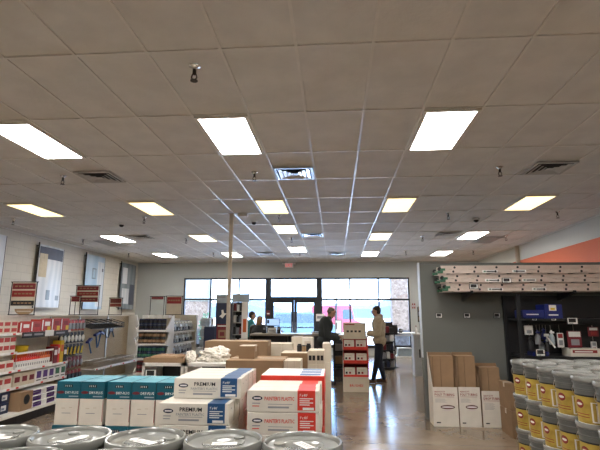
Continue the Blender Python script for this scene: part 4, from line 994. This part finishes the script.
def cart(name, lab, px0, px1, pyt, Y, d_, z0, m='kraft', top=None, panels=(), grp=None, tape=True):
    a = at(px0, pyt, Y=Y); b_ = at(px1, pyt, Y=Y)
    c = carton(name, lab, 'carton', (a.x, Y, z0), (b_.x-a.x, d_, a.z-z0), m, 0, grp, tape, top)
    w_, h_ = b_.x-a.x, a.z-z0
    for (p0, p1, q0, q1, mm_) in panels: MB().box(p0*w_, -.0015, h_-q1, p1*w_, 0, h_-q0, mm_).build('printed_label', c)
    return a.z
zt1 = cart('long_carton', 'long brown carton right of the cloth heap, nearer one', 226, 283, 360, 4.7, .5, 0)
cart('long_carton', 'long brown carton behind the cloth heap, farther one', 205, 267, 341, 5.6, .36, 0)
cart('small_carton', 'small pale brown carton standing on long brown carton', 239, 254.5, 346, 4.85, .2, zt1+.001, 'kraft', 'carton_cream')
for i in range(2):
    x0, x1 = ((265.5, 281), (281.3, 292))[i]
    z_ = at(270, 359, Y=6.0).z
    cart('white_carton', 'off white carton behind brown cartons, %s column, upper' % ('left', 'right')[i], x0, x1, 343.5, 6.0, .3, z_+.003, 'carton_cream', grp='off white cartons in the middle')
    c = cart('white_carton', 'off white carton behind brown cartons, %s column, lower' % ('left', 'right')[i], x0, x1, 359, 6.0, .3, 0, 'carton_cream', grp='off white cartons in the middle')
cart('file_carton', 'tall cream carton below the counter, left of jars', 291.5, 302, 337, 6.7, .3, 0, 'carton_cream', panels=[(.5, .55, .02, .3, 'pole')])
cart('file_carton', 'tall cream carton below the counter, behind the dark jars', 302.3, 313, 337.5, 6.7, .3, 0, 'carton_white', panels=[(.2, .8, .05, .1, 'pole')])
zb = cart('open_carton', 'brown carton with pale top between white cartons', 281, 307, 353, 5.3, .35, 0, 'kraft', 'carton_cream')
cart('cream_carton', 'small cream carton in front of pale topped brown carton', 284, 300.5, 360.5, 4.75, .3, 0, 'carton_cream', panels=[(.2, .24, .0, .1, 'pole'), (.6, .64, .0, .1, 'pole')])
for i in range(2):
    for r_ in range(3):
        x0, x1 = ((308, 316), (316.2, 324))[i]; y1 = (350.5, 364, 378)[r_]; zlo = at(310, y1+13.5, Y=5.0).z+.001 if r_ < 2 else 0
        cart('window_carton', 'cream carton with dark window, %s column, %s of three' % (('left', 'right')[i], ('top', 'middle', 'bottom')[r_]), x0, x1, y1, 5.0, .3, zlo, 'carton_cream', panels=[(.1, .45, .05, .10, 'blackmetal'), (.55, .9, .05, .1, 'blackmetal')], grp='window cartons beside the red cartons', tape=False)
for r_ in range(3):
    y1 = (343.5, 362, 381)[r_]; zlo = at(326, (362, 381)[r_], Y=6.1).z+.001 if r_ < 2 else 0
    cart('tall_white_carton', 'narrow white carton in the stack left of aisle, %s' % ('top', 'middle', 'bottom')[r_], 322.5, 331, y1, 6.1, .35, zlo, 'carton_cream', grp='narrow white cartons by the aisle', tape=False)
for k, (px, h_, m) in enumerate(((299.5, .085, 'black'), (304, .07, 'wood'), (308.5, .09, 'blackmetal'))):
    p = at(px, 353, Y=5.5); j = thing('jar', '%s jar on the pale topped carton, %s from the left' % (('black', 'amber', 'dark')[k], ORD[k]), 'jar', (p.x-.0, 5.5, zb+.003), 0, 'jars on the middle cartons'); MB().lathe([(0, 0), (.028, 0), (.028, h_*.8), (.02, h_*.85), (0, h_*.85)], m, 16).build('jar_body', j); MB().lathe([(0, h_*.85), (.022, h_*.85), (.022, h_), (0, h_)], 'black', 16).build('lid', j)

# checkout counter
CX0, CX1, CY = at(250, 334, Y=11.5).x, at(322, 334, Y=11.5).x, 11.5
cn = thing('checkout_counter', 'dark checkout counter with tan top in front of the entrance', 'counter', (CX0, CY, 0)); W = CX1-CX0; ch = at(300, 334, Y=CY).z
MB().box(0, 0, ch-.05, W, .75, ch, 'counter_top', c=.006).build('counter_top', cn); MB().box(0, .25, 0, W, .28, ch-.05, 'counter_body').build('front_panel', cn)
for x in (0, W/2, W-.04): MB().box(x, .0, 0, x+.04, .25, ch-.05, 'black').build('divider_panel', cn)
MB().box(.04, 0, .5, W-.04, .25, .53, 'counter_body').build('shelf', cn)
sc_ = thing('side_counter', 'dark service counter between the two standing men', 'counter', (at(333, 340, Y=12.0).x, 12.0, 0)); MB().box(0, 0, 0, .85, .6, .98, 'counter_body').build('cabinet_body', sc_); MB().box(-.03, -.03, .98, .88, .63, 1.02, 'counter_top').build('counter_top', sc_)
def monitor(lab, px0, px1, py0, py1, Y, z0, lit):
    a = at(px0, py0, Y=Y); b_ = at(px1, py1, Y=Y); w_, h_ = b_.x-a.x, a.z-b_.z
    m_ = thing('monitor', lab, 'monitor', (a.x, Y, z0)); zz = b_.z-z0
    MB().box(0, 0, zz, w_, .03, zz+h_, 'black', c=.004).build('screen_case', m_); MB().box(.012, -.002, zz+.015, w_-.012, 0, zz+h_-.012, lit).build('lit_screen', m_)
    MB().box(.02, -.003, zz+h_*.35, .02+w_*.15, -.002, zz+h_*.8, 'navy').build('screen_window', m_)
    MB().box(w_/2-.03, .01, .01, w_/2+.03, .03, zz, 'black').build('stand', m_); MB().box(w_/2-.1, -.05, 0, w_/2+.1, .1, .012, 'black').build('foot', m_)
monitor('lit blue checkout monitor in front of the left door leaf', 266.5, 279.5, 318.5, 326, 11.9, ch+.001, 'screen_blue')
t_ = thing('card_printer', 'white receipt printer on the counter below monitor', 'printer', (at(268, 333, Y=11.8).x, 11.75, ch+.001)); MB().box(0, 0, 0, .2, .18, .13, 'paper', c=.015).build('printer_case', t_); MB().box(.03, -.003, .05, .17, 0, .07, 'black').build('paper_slot', t_)
for k, (px, w_, h_, m) in enumerate(((262, .10, .16, 'black'), (277, .08, .17, 'blackmetal'), (320, .12, .12, 'black'), (312, .2, .05, 'paper'))):
    t_ = thing('counter_device', ('black card reader left of the white printer', 'dark scanner right of the white printer', 'black box at the right end of checkout counter', 'flat stack of papers near right end of checkout counter')[k], 'device', (at(px, 333, Y=11.7).x, 11.72, ch+.001)); MB().box(0, 0, 0, w_, .14, h_, m, c=.01).build('device_body', t_)
    MB().box(w_*.2, -.002, h_*.55, w_*.8, 0, h_*.85, 'plastic_grey').build('key_panel', t_)
t_ = thing('paper_pad', 'white paper sheets clipped on the side counter', 'paper', (.02, 12.05, 1.021)); MB().box(0, 0, 0, .3, .22, .02, 'white').build('sheet', t_); MB().box(.1, .2, .02, .2, .23, .03, 'chrome').build('clip', t_)
monitor('lit pale monitor between man in black jacket and white display', 335, 342, 320, 334, 12.3, 1.021, 'screen_white')
t_ = thing('dark_stand', 'dark shelf stand left of the red and white display', 'stand', (-.03, 11.35, 0)); 
for z in (.1, .4, .7, .95): MB().box(0, 0, z-.02, .26, .4, z, 'blackmetal').build('shelf', t_)
for x in (0, .24):
    for y in (0, .38): MB().box(x, y, 0, x+.02, y+.02, .95, 'blackmetal').build('upright', t_)
for k in range(3): tag(MB().box(.01, .03, .101+.3*k, .25, .37, .101+.3*k+.18-.02*k, ('black', 'kraft_dark', 'plastic_grey')[k], c=.008).build('stored_box'), '%s stored box in the dark stand, %s shelf' % (('black', 'brown', 'grey')[k], ('lowest', 'middle', 'highest')[k]), 'box', 'boxes in the dark stand', loc=(-.03, 11.35, 0))
# envelope sign on the window frame pier right of doors
p = at(316, 316, Y=YF-.05); t_ = thing('posted_notice', 'pale notice posted on the dark pier right of the doors', 'notice', (p.x, YF-.01, p.z-.2)); MB().box(0, -.01, 0, .34, 0, .28, 'paper').build('sheet', t_); MB().box(.04, -.011, .1, .3, -.01, .2, 'plastic_grey').build('lettering', t_)
p = at(266.5, 313, Y=YF-.05); t_ = thing('posted_notice', 'small reddish notice on dark pier left of the doors', 'notice', (p.x, YF-.01, p.z-.1)); MB().box(0, -.01, 0, .14, 0, .2, 'maroon').build('sheet', t_); MB().box(.02, -.011, .05, .12, -.01, .1, 'paper').build('lettering', t_)

# red and white stepped cardboard display
Xa, Xb = at(343.5, 390, Y=9.9).x, at(369.5, 390, Y=9.9).x; W = Xb-Xa
d_ = thing('cardboard_display', 'stepped cardboard display with red trays of white boxes', 'display', (Xa, 9.9, 0))
def zpx(py, Y=9.9, px=356): return at(px, py, Y=Y).z
zb_ = zpx(377)
MB().box(0, 0, 0, W, .42, zb_, 'carton_cream', c=.003).build('base_carton', d_)
MB().box(0, .40, zb_, W, .42, zpx(340), 'darkred').build('back_panel', d_)
for x in (0, W-.006): MB().prism([(0.0, zb_), (.40, zb_), (.40, zpx(338)), (.22, zpx(338)), (0, zpx(365))], 'x', x, x+.006, 'carton_white' if x == 0 else 'red').build('side_panel', d_)
MB().box(.02, .38, zpx(340), W-.02, .40, zpx(323), 'carton_cream').build('header_card', d_)
g = MB()
for k in range(4): g.box(.09+.085*k, .378, zpx(333), .09+.085*k+.05, .38, zpx(331), 'black')
g.box(.05, .3785, zpx(325.5), W*.5, .38, zpx(324.3), 'darkred'); g.build('lettering', d_)
MB().text('PURDY' if 0 else 'BRUSHES', (W*.25, -.002, zb_*.35), (W*.52, 0, 0), (0, 0, .05), 'red').build('lettering', d_)
for k, (yb_, yt) in enumerate(((376.5, 364.5), (362, 351), (348.5, 339.5))):
    y0 = .02+.11*k; z0 = zpx(yb_, 9.9+y0)
    for q in (0, W-.014): MB().box(q, y0-.013, z0+.0355, q+.014, y0-.003, z0+.20, 'red').build('edge_strip', d_)
    MB().box(.006, y0, z0-.03, W-.006, .40, z0, 'red').build('tray', d_); MB().box(.006, y0-.012, z0-.03, W-.006, y0, z0+.035, 'red').build('tray_lip', d_)
    for q in range(2):
        bw = (W-.06)/2; t_ = thing('white_box', 'white box in the %s red tray of the display, %s' % (('bottom', 'middle', 'top')[k], ('left', 'right')[q]), 'box', (Xa+.02+q*(bw+.02), 9.9+y0+.01, z0+.002), 0, 'boxes in the cardboard display')
        MB().box(.012, 0, 0, bw-.012, .12, .165, 'carton_white', c=.003).build('carton_body', t_); MB().box(.03, -.0015, .05, .07, 0, .09, 'black').box(.10, -.0015, .05, .14, 0, .09, 'darkred').box(.04, -.0015, .12, .16, 0, .135, 'pole').build('printed_label', t_)

# pole and promotional displays at the checkout
pp = at(228, 228, Z=CEIL)
pl_ = thing('ceiling_pole', 'beige square pole rising to the ceiling beside navy display', 'pole', (at(229, 300, Y=9.3).x, 9.3, 0)); MB().box(-.035, -.035, 0, .035, .035, CEIL-.006, 'pole', c=.004).build('pole_shaft', pl_); MB().box(-.06, -.06, CEIL-.02, .06, .06, CEIL-.005, 'pole').build('ceiling_collar', pl_); MB().box(-.08, -.08, 0, .08, .08, .01, 'pole').build('base_plate', pl_)
xa, xb3 = at(215.5, 320, Y=9.6).x, at(229.5, 320, Y=9.6).x; zt_ = at(220, 303, Y=9.6).z
nv = thing('display_tower', 'navy display tower with white emblem and maroon lower panel', 'display', (xa, 9.6, 0)); w_ = xb3-xa
MB().box(0, 0, 0, w_, .35, zt_, 'navy', c=.006).build('tower_body', nv)
zz = at(220, 324, Y=9.6).z; MB().box(.03, -.002, .4, w_-.03, 0, zz, 'maroon').build('maroon_panel', nv)
g = MB(); cx = w_*.5; z0 = at(220, 316, Y=9.6).z
g.add([(cx-.03, -.002, z0-.03), (cx+.0, -.002, z0-.05), (cx+.05, -.002, z0+.02), (cx+.09, -.002, z0+.05), (cx+.03, -.002, z0+.06), (cx+.01, -.002, z0+.13), (cx-.03, -.002, z0+.12), (cx-.02, -.002, z0+.04), (cx-.07, -.002, z0-.01)], [(0, 1, 2, 3, 4, 5, 6, 7, 8)], 'white'); g.build('white_emblem', nv)
g = MB(); z1 = zz-.14; g.box(.07, -.004, z1-.14, w_-.07, -.002, z1+.02, 'kraft').box(.10, -.005, z1-.10, w_-.10, -.004, z1-.02, 'maroon').box(.05, -.004, zz-.05, w_-.05, -.002, zz-.03, 'white').build('gold_emblem', nv)
t_ = thing('header_sign', 'pale header sign standing on top of the navy display', 'sign', (xa-.03, 9.7, zt_+.001)); MB().box(0, 0, 0, w_+.0, .015, .18, 'glassy_grey').build('sign_panel', t_); MB().box(.03, -.002, .11, .2, 0, .14, 'plastic_grey').build('lettering', t_)
xc, xd = xb3+.03, at(248, 320, Y=9.75).x; w_ = xd-xc; zt2 = at(240, 302, Y=9.75).z
rk2 = thing('display_rack', 'dark wire display rack with white side panel by the pole', 'rack', (xc, 9.75, 0)); wr = w_*.60
MB().box(0, .33, 0, wr, .35, zt2, 'black').build('back_panel', rk2); MB().box(-.02, 0, 0, 0, .35, zt2, 'plastic_grey').build('side_panel', rk2)
MB().box(wr, -.02, 0, w_, 0, zt2, 'white').build('white_panel', rk2); MB().box(wr+.03, -.022, zt2-.62, w_-.03, -.02, zt2-.35, 'orange').build('printed_picture', rk2)
MB().box(-.02, -.02, zt2, w_+.02, .02, zt2+.17, 'glassy_grey').build('header_panel', rk2)
for k in range(5): MB().box(0, 0, zt2-.2-.24*k, wr, .33, zt2-.185-.24*k, 'wire').build('shelf', rk2)
for k in range(4):
    for q in range(3): tag(MB().box(0, 0, 0, wr/3-.02, .18, .15-.02*(q % 2), ('maroon', 'paper', 'black', 'plastic_grey')[(k+q) % 4], c=.004).build('small_package'), 'small %s package on display rack by the pole, %s shelf down, %s from left' % (('maroon', 'white', 'black', 'grey')[(k+q) % 4], ORD[k], ORD[q]), 'package', 'packages on the display rack', loc=(xc+.01+q*wr/3, 9.8, zt2-.184-.24*k))
t_ = thing('navy_bin', 'dark navy bin with ragged top left of navy display', 'bin', (at(204, 330, Y=10.0).x, 10.0, 0)); MB().box(0, 0, 0, .24, .3, 1.28, 'navy', c=.01).build('bin_body', t_)
MB().add([(.24*k/8, .02, 1.28+(.05 if k % 2 else 0)) for k in range(9)]+[(.24, .02, 1.27), (0, .02, 1.27)]+[(.24*k/8, .05, 1.28+(.05 if k % 2 else 0)) for k in range(9)]+[(.24, .05, 1.27), (0, .05, 1.27)], [tuple(range(11)), tuple(range(21, 10, -1))]+[(k, k+11, (k+1) % 11+11, (k+1) % 11) for k in range(11)], 'glassy_grey').build('ragged_liner', t_)

# seating corner at the right front: table, clutter rack, bin, wall board
tx0, tx1 = at(393, 333, Y=14.6).x, at(420, 333, Y=14.6).x; tz = at(400, 333, Y=14.6).z
tb = thing('work_table', 'white framed work table under the right window', 'table', (tx0, 14.6, 0)); W = tx1-tx0
MB().box(0, 0, tz-.03, W, .7, tz, 'white', c=.004).build('table_top', tb)
for x in (0, W-.05):
    for y in (0, .65): MB().box(x, y, 0, x+.05, y+.05, tz-.03, 'white').build('leg', tb)
MB().box(.05, .02, .28, W-.05, .65, .31, 'white').build('lower_shelf', tb); MB().box(.05, .62, tz-.12, W-.05, .64, tz-.08, 'white').build('rear_rail', tb)
t_ = thing('stapler', 'small black device on the white work table', 'device', (tx0+.2, 14.8, tz+.001)); MB().box(0, 0, 0, .12, .12, .12, 'black', c=.02).build('device_body', t_); MB().box(.02, -.001, .04, .1, 0, .09, 'plastic_grey').build('front_label', t_)
t_ = thing('storage_tub', 'grey tub on the lower shelf of work table', 'tub', (tx0+.15, 14.7, .311)); MB().box(0, 0, 0, .4, .3, .22, 'glassy_grey', c=.02).build('tub_body', t_); MB().box(-.01, -.01, .22, .41, .31, .24, 'white').build('lid', t_)
t_ = thing('white_bin', 'tall white bin with dark handle beside the grey divider', 'bin', (at(413.5, 340, Y=12.5).x, 12.5, 0)); wz = at(416, 335, Y=12.5).z; MB().prism([(0, .0), (.22, .0), (.22, wz), (.0, wz)], 'y', 0, .35, 'lit_edge_and_bin').build('bin_body', t_); MB().box(.13, -.02, wz*.45, .16, 0, wz*.65, 'black').build('handle', t_); MB().box(-.01, -.01, wz, .23, .36, wz+.03, 'white').build('bin_lid', t_)
t_ = thing('soap_bottle', 'pale bottle standing on the tall white bin', 'bottle', (at(414.5, 333, Y=12.6).x+.05, 12.65, wz+.031)); MB().lathe([(0, 0), (.035, 0), (.035, .12), (.012, .15), (.012, .18), (0, .18)], 'paper', 14).build('bottle_body', t_); MB().box(-.02, -.03, .18, .02, .02, .2, 'maroon').build('cap', t_)
cr2 = thing('clutter_rack', 'dark rack crowded with small goods behind man in hoodie', 'rack', (at(382, 330, Y=13.8).x, 13.8, 0)); rz = at(388, 322, Y=13.8).z
MB().box(0, .3, .05, .34, .33, rz, 'black').build('back_panel', cr2)
MB().box(.02, .02, 0, .32, .3, .05, 'black').build('base', cr2)
for k in range(5): MB().box(0, 0, .05+k*.24, .34, .3, .07+k*.24, 'blackmetal').build('shelf', cr2)
for k in range(5):
    for q in range(3): tag(MB().box(0, 0, 0, .09, .2, .14+.02*((k+q) % 3), ('black', 'navy', 'plastic_grey', 'paper', 'maroon')[(2*k+q) % 5], c=.006).build('small_package'), 'small %s package in the dark clutter rack, %s shelf up, %s from left' % (('black', 'navy', 'grey', 'white', 'maroon')[(2*k+q) % 5], ORD[k], ORD[q]), 'package', 'packages in the clutter rack', loc=(at(382, 330, Y=13.8).x+.01+q*.11, 13.85, .071+k*.24))
t_ = thing('dark_case', 'dark square case near top of clutter rack', 'case', (at(391, 326, Y=14.3).x, 14.35, .0)); cz_ = at(394, 325, Y=14.35).z; MB().box(0, 0, cz_-.28, .20, .15, cz_, 'black', c=.01).build('case_body', t_); MB().box(.09, .06, 0, .12, .09, cz_-.28, 'black').build('stand_post', t_); MB().box(0, 0, 0, .2, .15, .02, 'black').build('foot', t_)
p = at(417.2, 307, Y=YF); q_ = at(422, 322, Y=YF); t_ = thing('wall_poster', 'dark framed poster on the front wall beside grey divider', 'poster', (p.x, YF-.003, q_.z)); MB().box(0, -.02, 0, .34, 0, p.z-q_.z, 'black').build('frame', t_)
for k, m in enumerate(('wood', 'plastic_grey', 'kraft_dark')): MB().box(.03, -.022, .03+k*.2, .31, -.02, .19+k*.2, m).build('poster_picture', t_)
for k, px in enumerate((412.6, 414.6)):
    p = at(px, 306, Y=YF); t_ = thing('wall_switch', 'small red wall device right of the window, %s one' % ('left', 'right')[k], 'switch', (p.x, YF-.003, p.z-.1)); MB().box(-.02, -.03, 0, .02, 0, .2, 'darkred').build('switch_plate', t_); MB().box(-.01, -.034, .07, .01, -.03, .13, 'white').build('switch_lever', t_)

# ------------------------------------------------------------------ people
def remeshed(mb, name, parent, m, voxel, smooth=2):
    me = mb.mesh(name+'_src'); o = bpy.data.objects.new(name, me); C.objects.link(o)
    r = o.modifiers.new('r', 'REMESH'); r.mode = 'VOXEL'; r.voxel_size = voxel; r.use_smooth_shade = True
    sm_ = o.modifiers.new('s', 'SMOOTH'); sm_.iterations = smooth; sm_.factor = .5
    bpy.context.view_layer.update(); dg = bpy.context.evaluated_depsgraph_get()
    nm_ = bpy.data.meshes.new_from_object(o.evaluated_get(dg)); o.modifiers.clear(); o.data = nm_
    nm_.materials.clear(); nm_.materials.append(M[m])
    for p_ in nm_.polygons: p_.use_smooth = True; p_.material_index = 0
    if parent: o.parent = parent
    return o
def limb(mb, pts, m='skin'):
    """pts: list of (pos, radius): tapered capsule chain"""
    for (a, ra), (b_, rb) in zip(pts[:-1], pts[1:]): mb.cone(a, b_, ra, rb, m, 14)
    for a, ra in pts: mb.ell(a, (ra, ra, ra), m, 14)
def grow(pts, e): return [(p_, r_+e) for p_, r_ in pts]
def person(lab, loc, rz, P):
    """local frame: faces +X, left side +Y"""
    V = Vector; r = thing('person', lab, 'person', loc, rz)
    hip = V(P['hip']); ch_ = V(P['chest']); nk = V(P['neck']); hd = V(P['head']); hp = P.get('pitch', 0); HR = Matrix.Rotation(hp, 4, 'Y')
    b = MB(); top = MB(); legs = MB()
    up = (ch_-hip).normalized()
    def torso(mb, e):
        mb.ell(hip, (.115+e, .165+e, .12+e), 'skin', 18)
        mb.ell(hip.lerp(ch_, .5), (.105+e, .15+e, .19+e), 'skin', 18)
        mb.ell(ch_, (.125+e, .185+e, .17+e), 'skin', 18)
    torso(b, 0); torso(top, P.get('bulk', .022))
    limb(b, [(ch_+up*.12, .07), (nk, .055), (hd-V((0, 0, .07)), .055)])
    for s_, k in ((1, 'L'), (-1, 'R')):
        sh = ch_+V((0, s_*.18, .10)); el = V(P['elbow'+k]); wr_ = V(P['wrist'+k])
        arm = [(sh, .062), (sh.lerp(el, .5), .050), (el, .042), (el.lerp(wr_, .4), .040), (wr_, .028)]
        limb(b, arm); limb(top, grow([(ch_+V((0, s_*.10, .10)), .08)]+arm[:-1]+[(el.lerp(wr_, .92), .032)], P.get('bulk', .022)*.75))
        # hand: palm, four unequal fingers with a bend, thumb off the side of the palm
        d = (wr_-el).normalized(); side = V((0, -s_, 0)); side = (side-d*side.dot(d)).normalized(); nrm = d.cross(side).normalized()
        if nrm.z > 0: nrm = -nrm
        for t_ in (0, .33, .66, 1): pc = wr_+d*(.02+.07*t_); b.cone(pc-side*.032, pc+side*.032, .017, .017, 'skin', 8)
        for fi, (off, ln) in enumerate(((.03, .068), (.01, .078), (-.01, .072), (-.03, .056))):
            f0 = wr_+d*.092+side*off; f1 = f0+(d*.8+nrm*.6).normalized()*ln*.5; f2 = f1+(d*.25+nrm*.97).normalized()*ln*.5; limb(b, [(f0, .0105), (f1, .0095), (f2, .008)])
        t0 = wr_+d*.03+side*.03; t1 = t0+(side*.8+d*.6).normalized()*.035; limb(b, [(t0, .013), (t1, .011), (t1+(d+nrm*.4).normalized()*.03, .009)])
        hj = hip+V((0, s_*.09, -.05)); kn = V(P['knee'+k]); an = V(P['ankle'+k])
        leg = [(hj, .088), (hj.lerp(kn, .5), .075), (kn, .056), (kn.lerp(an, .35), .054), (an, .038)]
        limb(b, leg); limb(legs, grow(leg, .014)); fd = V(P.get('toe'+k, (1, 0, 0))).normalized()
        limb(b, [(an-V((0, 0, .02)), .036), (an+fd*.08-V((0, 0, .035)), .034), (an+fd*.155-V((0, 0, .045)), .026)])
        sh_ = MB(); limb(sh_, [(an-fd*.03-V((0, 0, .03)), .045), (an+fd*.06-V((0, 0, .032)), .044), (an+fd*.15-V((0, 0, .038)), .040), (an+fd*.18-V((0, 0, .042)), .034)])
        sh_.box(an.x-.07, an.y-.042, an.z-.082, an.x+.20, an.y+.042, an.z-.062, 'shoe') if abs(fd.y) < .3 else None
        so = remeshed(sh_, 'shoe', r, P.get('shoe', 'shoe'), .010)
    legs.ell(hip-V((0, 0, .02)), (.135, .180, .11), 'skin', 18)
    # head with brow, nose, jaw, lips, ears (faces +X, pitched)
    def H(mb, c_, rr, n=18): T = Matrix.Translation(hd) @ HR; mb.ell(c_, rr, 'skin', n, T)
    H(b, (-.008, 0, .035), (.098, .078, .088)); H(b, (.012, 0, -.035), (.078, .062, .075)); H(b, (.045, 0, -.078), (.036, .038, .028))
    H(b, (.088, 0, -.008), (.014, .013, .028), 10); H(b, (.100, 0, -.022), (.015, .015, .012), 10); H(b, (.080, 0, -.052), (.014, .026, .010), 10)
    H(b, (.080, 0, .022), (.014, .050, .010), 12)
    for s_ in (-1, 1): H(b, (-.005, s_*.078, -.01), (.022, .010, .032), 10)
    remeshed(b, 'body', r, 'skin', .0075, 2)
    top_o = MB(); 
    if P.get('hood'):
        top.ell(nk+V((-.06, 0, .02)), (.075, .115, .06), 'skin', 16); top.ell(nk+V((.02, 0, -.02)), (.075, .095, .045), 'skin', 16)
    elif P.get('collar'): top.cone(nk-V((0, 0, .03)), nk+V((.0, 0, .035)), .085, .075, 'skin', 18)
    if P.get('hem'): top.cone(hip+V((0, 0, .05)), hip-V((0, 0, P['hem'])), .165, .16, 'skin', 22)
    remeshed(top, P.get('topname', 'jacket'), r, P['top'], .012, 3)
    remeshed(legs, 'trousers', r, P.get('bottom', 'jeans'), .012, 3)
    hm = MB(); T = Matrix.Translation(hd) @ HR; hs = P.get('hairlen', 0)
    hm.ell((-.022, 0, .050), (.098, .084, .085), 'skin', 18, T)
    hm.ell((-.05, 0, .0), (.066, .080, .075), 'skin', 16, T)
    if hs: hm.ell((-.05, 0, -.06), (.065, .088, .13), 'skin', 18, T)
    if P.get('bald'): hm = MB(); hm.ell((-.05, 0, .0), (.068, .0835, .05), 'skin', 18, T); hm.ell((-.03, 0, .052), (.093, .080, .073), 'skin', 18, T)
    remeshed(hm, 'hair', r, P['hair'], .009, 1)
    for s_ in (-1, 1): MB().ell((.086, s_*.031, .004), (.008, .013, .008), 'white', 10, T).ell((.0925, s_*.031, .004), (.003, .006, .006), 'black', 8, T).build('eye', r)
    if P.get('glasses'):
        g = MB()
        for s_ in (-1, 1):
            ring = [T @ V((.108, s_*.034+.024*math.cos(a*PI/8), .003+.018*math.sin(a*PI/8))) for a in range(17)]; g.tube(ring, .0025, 'black', 5)
            g.tube([T @ V((.108, s_*.058, .006)), T @ V((0, s_*.085, .005))], .0025, 'black', 5)
        g.tube([T @ V((.108, -.01, .006)), T @ V((.108, .01, .006))], .0025, 'black', 5); g.build('glasses', r)
    return r
# man in tan hoodie, facing left (towards -X), hands together at the waist
hx = at(378, 383, Z=0)
m2 = person('person in tan hoodie and dark jeans standing facing left, hands at waist', (1.03, 11.25, 0), PI-.15, dict(
    hip=(0, 0, .95), chest=(.01, 0, 1.31), neck=(.03, 0, 1.49), head=(.06, 0, 1.62), pitch=.06,
    elbowL=(.02, .22, 1.10), wristL=(.24, .12, 1.10), elbowR=(.0, -.23, 1.10), wristR=(.25, -.10, 1.13),
    kneeL=(.06, .09, .50), ankleL=(.16, .10, .085), kneeR=(.02, -.09, .50), ankleR=(-.07, -.10, .085),
    top='hoodie', topname='hoodie', hood=True, bulk=.042, hem=.02, hair='hair_dark', glasses=True, bottom='jeans'))
# man in black jacket leaning over the counter, facing right
m1 = person('person in black jacket standing at the counter with head bowed', (at(326, 340, Y=10.9).x-.03, 10.9, 0), .15, dict(
    hip=(-.02, 0, .94), chest=(.03, 0, 1.30), neck=(.09, 0, 1.47), head=(.16, 0, 1.58), pitch=.62,
    elbowL=(.06, .23, 1.08), wristL=(.30, .14, 1.06), elbowR=(.04, -.23, 1.06), wristR=(.29, -.12, 1.02),
    kneeL=(.02, .09, .50), ankleL=(-.02, .10, .085), kneeR=(.03, -.09, .50), ankleR=(.02, -.10, .085),
    top='jacket', collar=True, bulk=.045, hem=.08, hair='hair_grey', bald=True, bottom='black', shoe='black'))
t_ = thing('held_item', 'small red item held by the man in black jacket', 'item', (at(333, 333, Y=10.9).x+.0, 10.86, .955)); MB().box(-.03, -.02, 0, .03, .02, .12, 'red', c=.006).build('item_body', t_); MB().box(-.02, -.022, .05, .02, -.02, .09, 'white').build('printed_label', t_)
# cashier seen from behind
m3 = person('person in black top with light brown hair behind the counter, seen from behind', (at(258.5, 330, Y=12.45).x, 12.45, 0), PI/2-.3, dict(
    hip=(-.02, 0, .76), chest=(.02, 0, 1.09), neck=(.05, 0, 1.25), head=(.08, 0, 1.37), pitch=.15,
    elbowL=(.08, .26, .90), wristL=(.30, .18, .95), elbowR=(.08, -.26, .90), wristR=(.30, -.18, .98),
    kneeL=(.03, .09, .44), ankleL=(-.02, .10, .085), kneeR=(.03, -.09, .44), ankleR=(-.02, -.10, .085),
    top='black', topname='sweater', bulk=.03, hair='hair_blond', hairlen=1, bottom='black', shoe='black'))
# person in teal behind the white panel
m4 = person('person in teal shirt half hidden behind the white display panel', (at(250.5, 330, Y=13.6).x, 13.6, 0), 0.2, dict(
    hip=(-.02, 0, .92), chest=(.0, 0, 1.22), neck=(.03, 0, 1.38), head=(.05, 0, 1.50), pitch=.1,
    elbowL=(.02, .23, 1.02), wristL=(.22, .15, 1.04), elbowR=(.02, -.23, 1.02), wristR=(.22, -.15, 1.04),
    kneeL=(.03, .09, .49), ankleL=(-.02, .10, .085), kneeR=(.03, -.09, .49), ankleR=(-.02, -.10, .085),
    top='tealcloth', topname='shirt', bulk=.02, hair='hair_dark', bottom='black', shoe='black'))
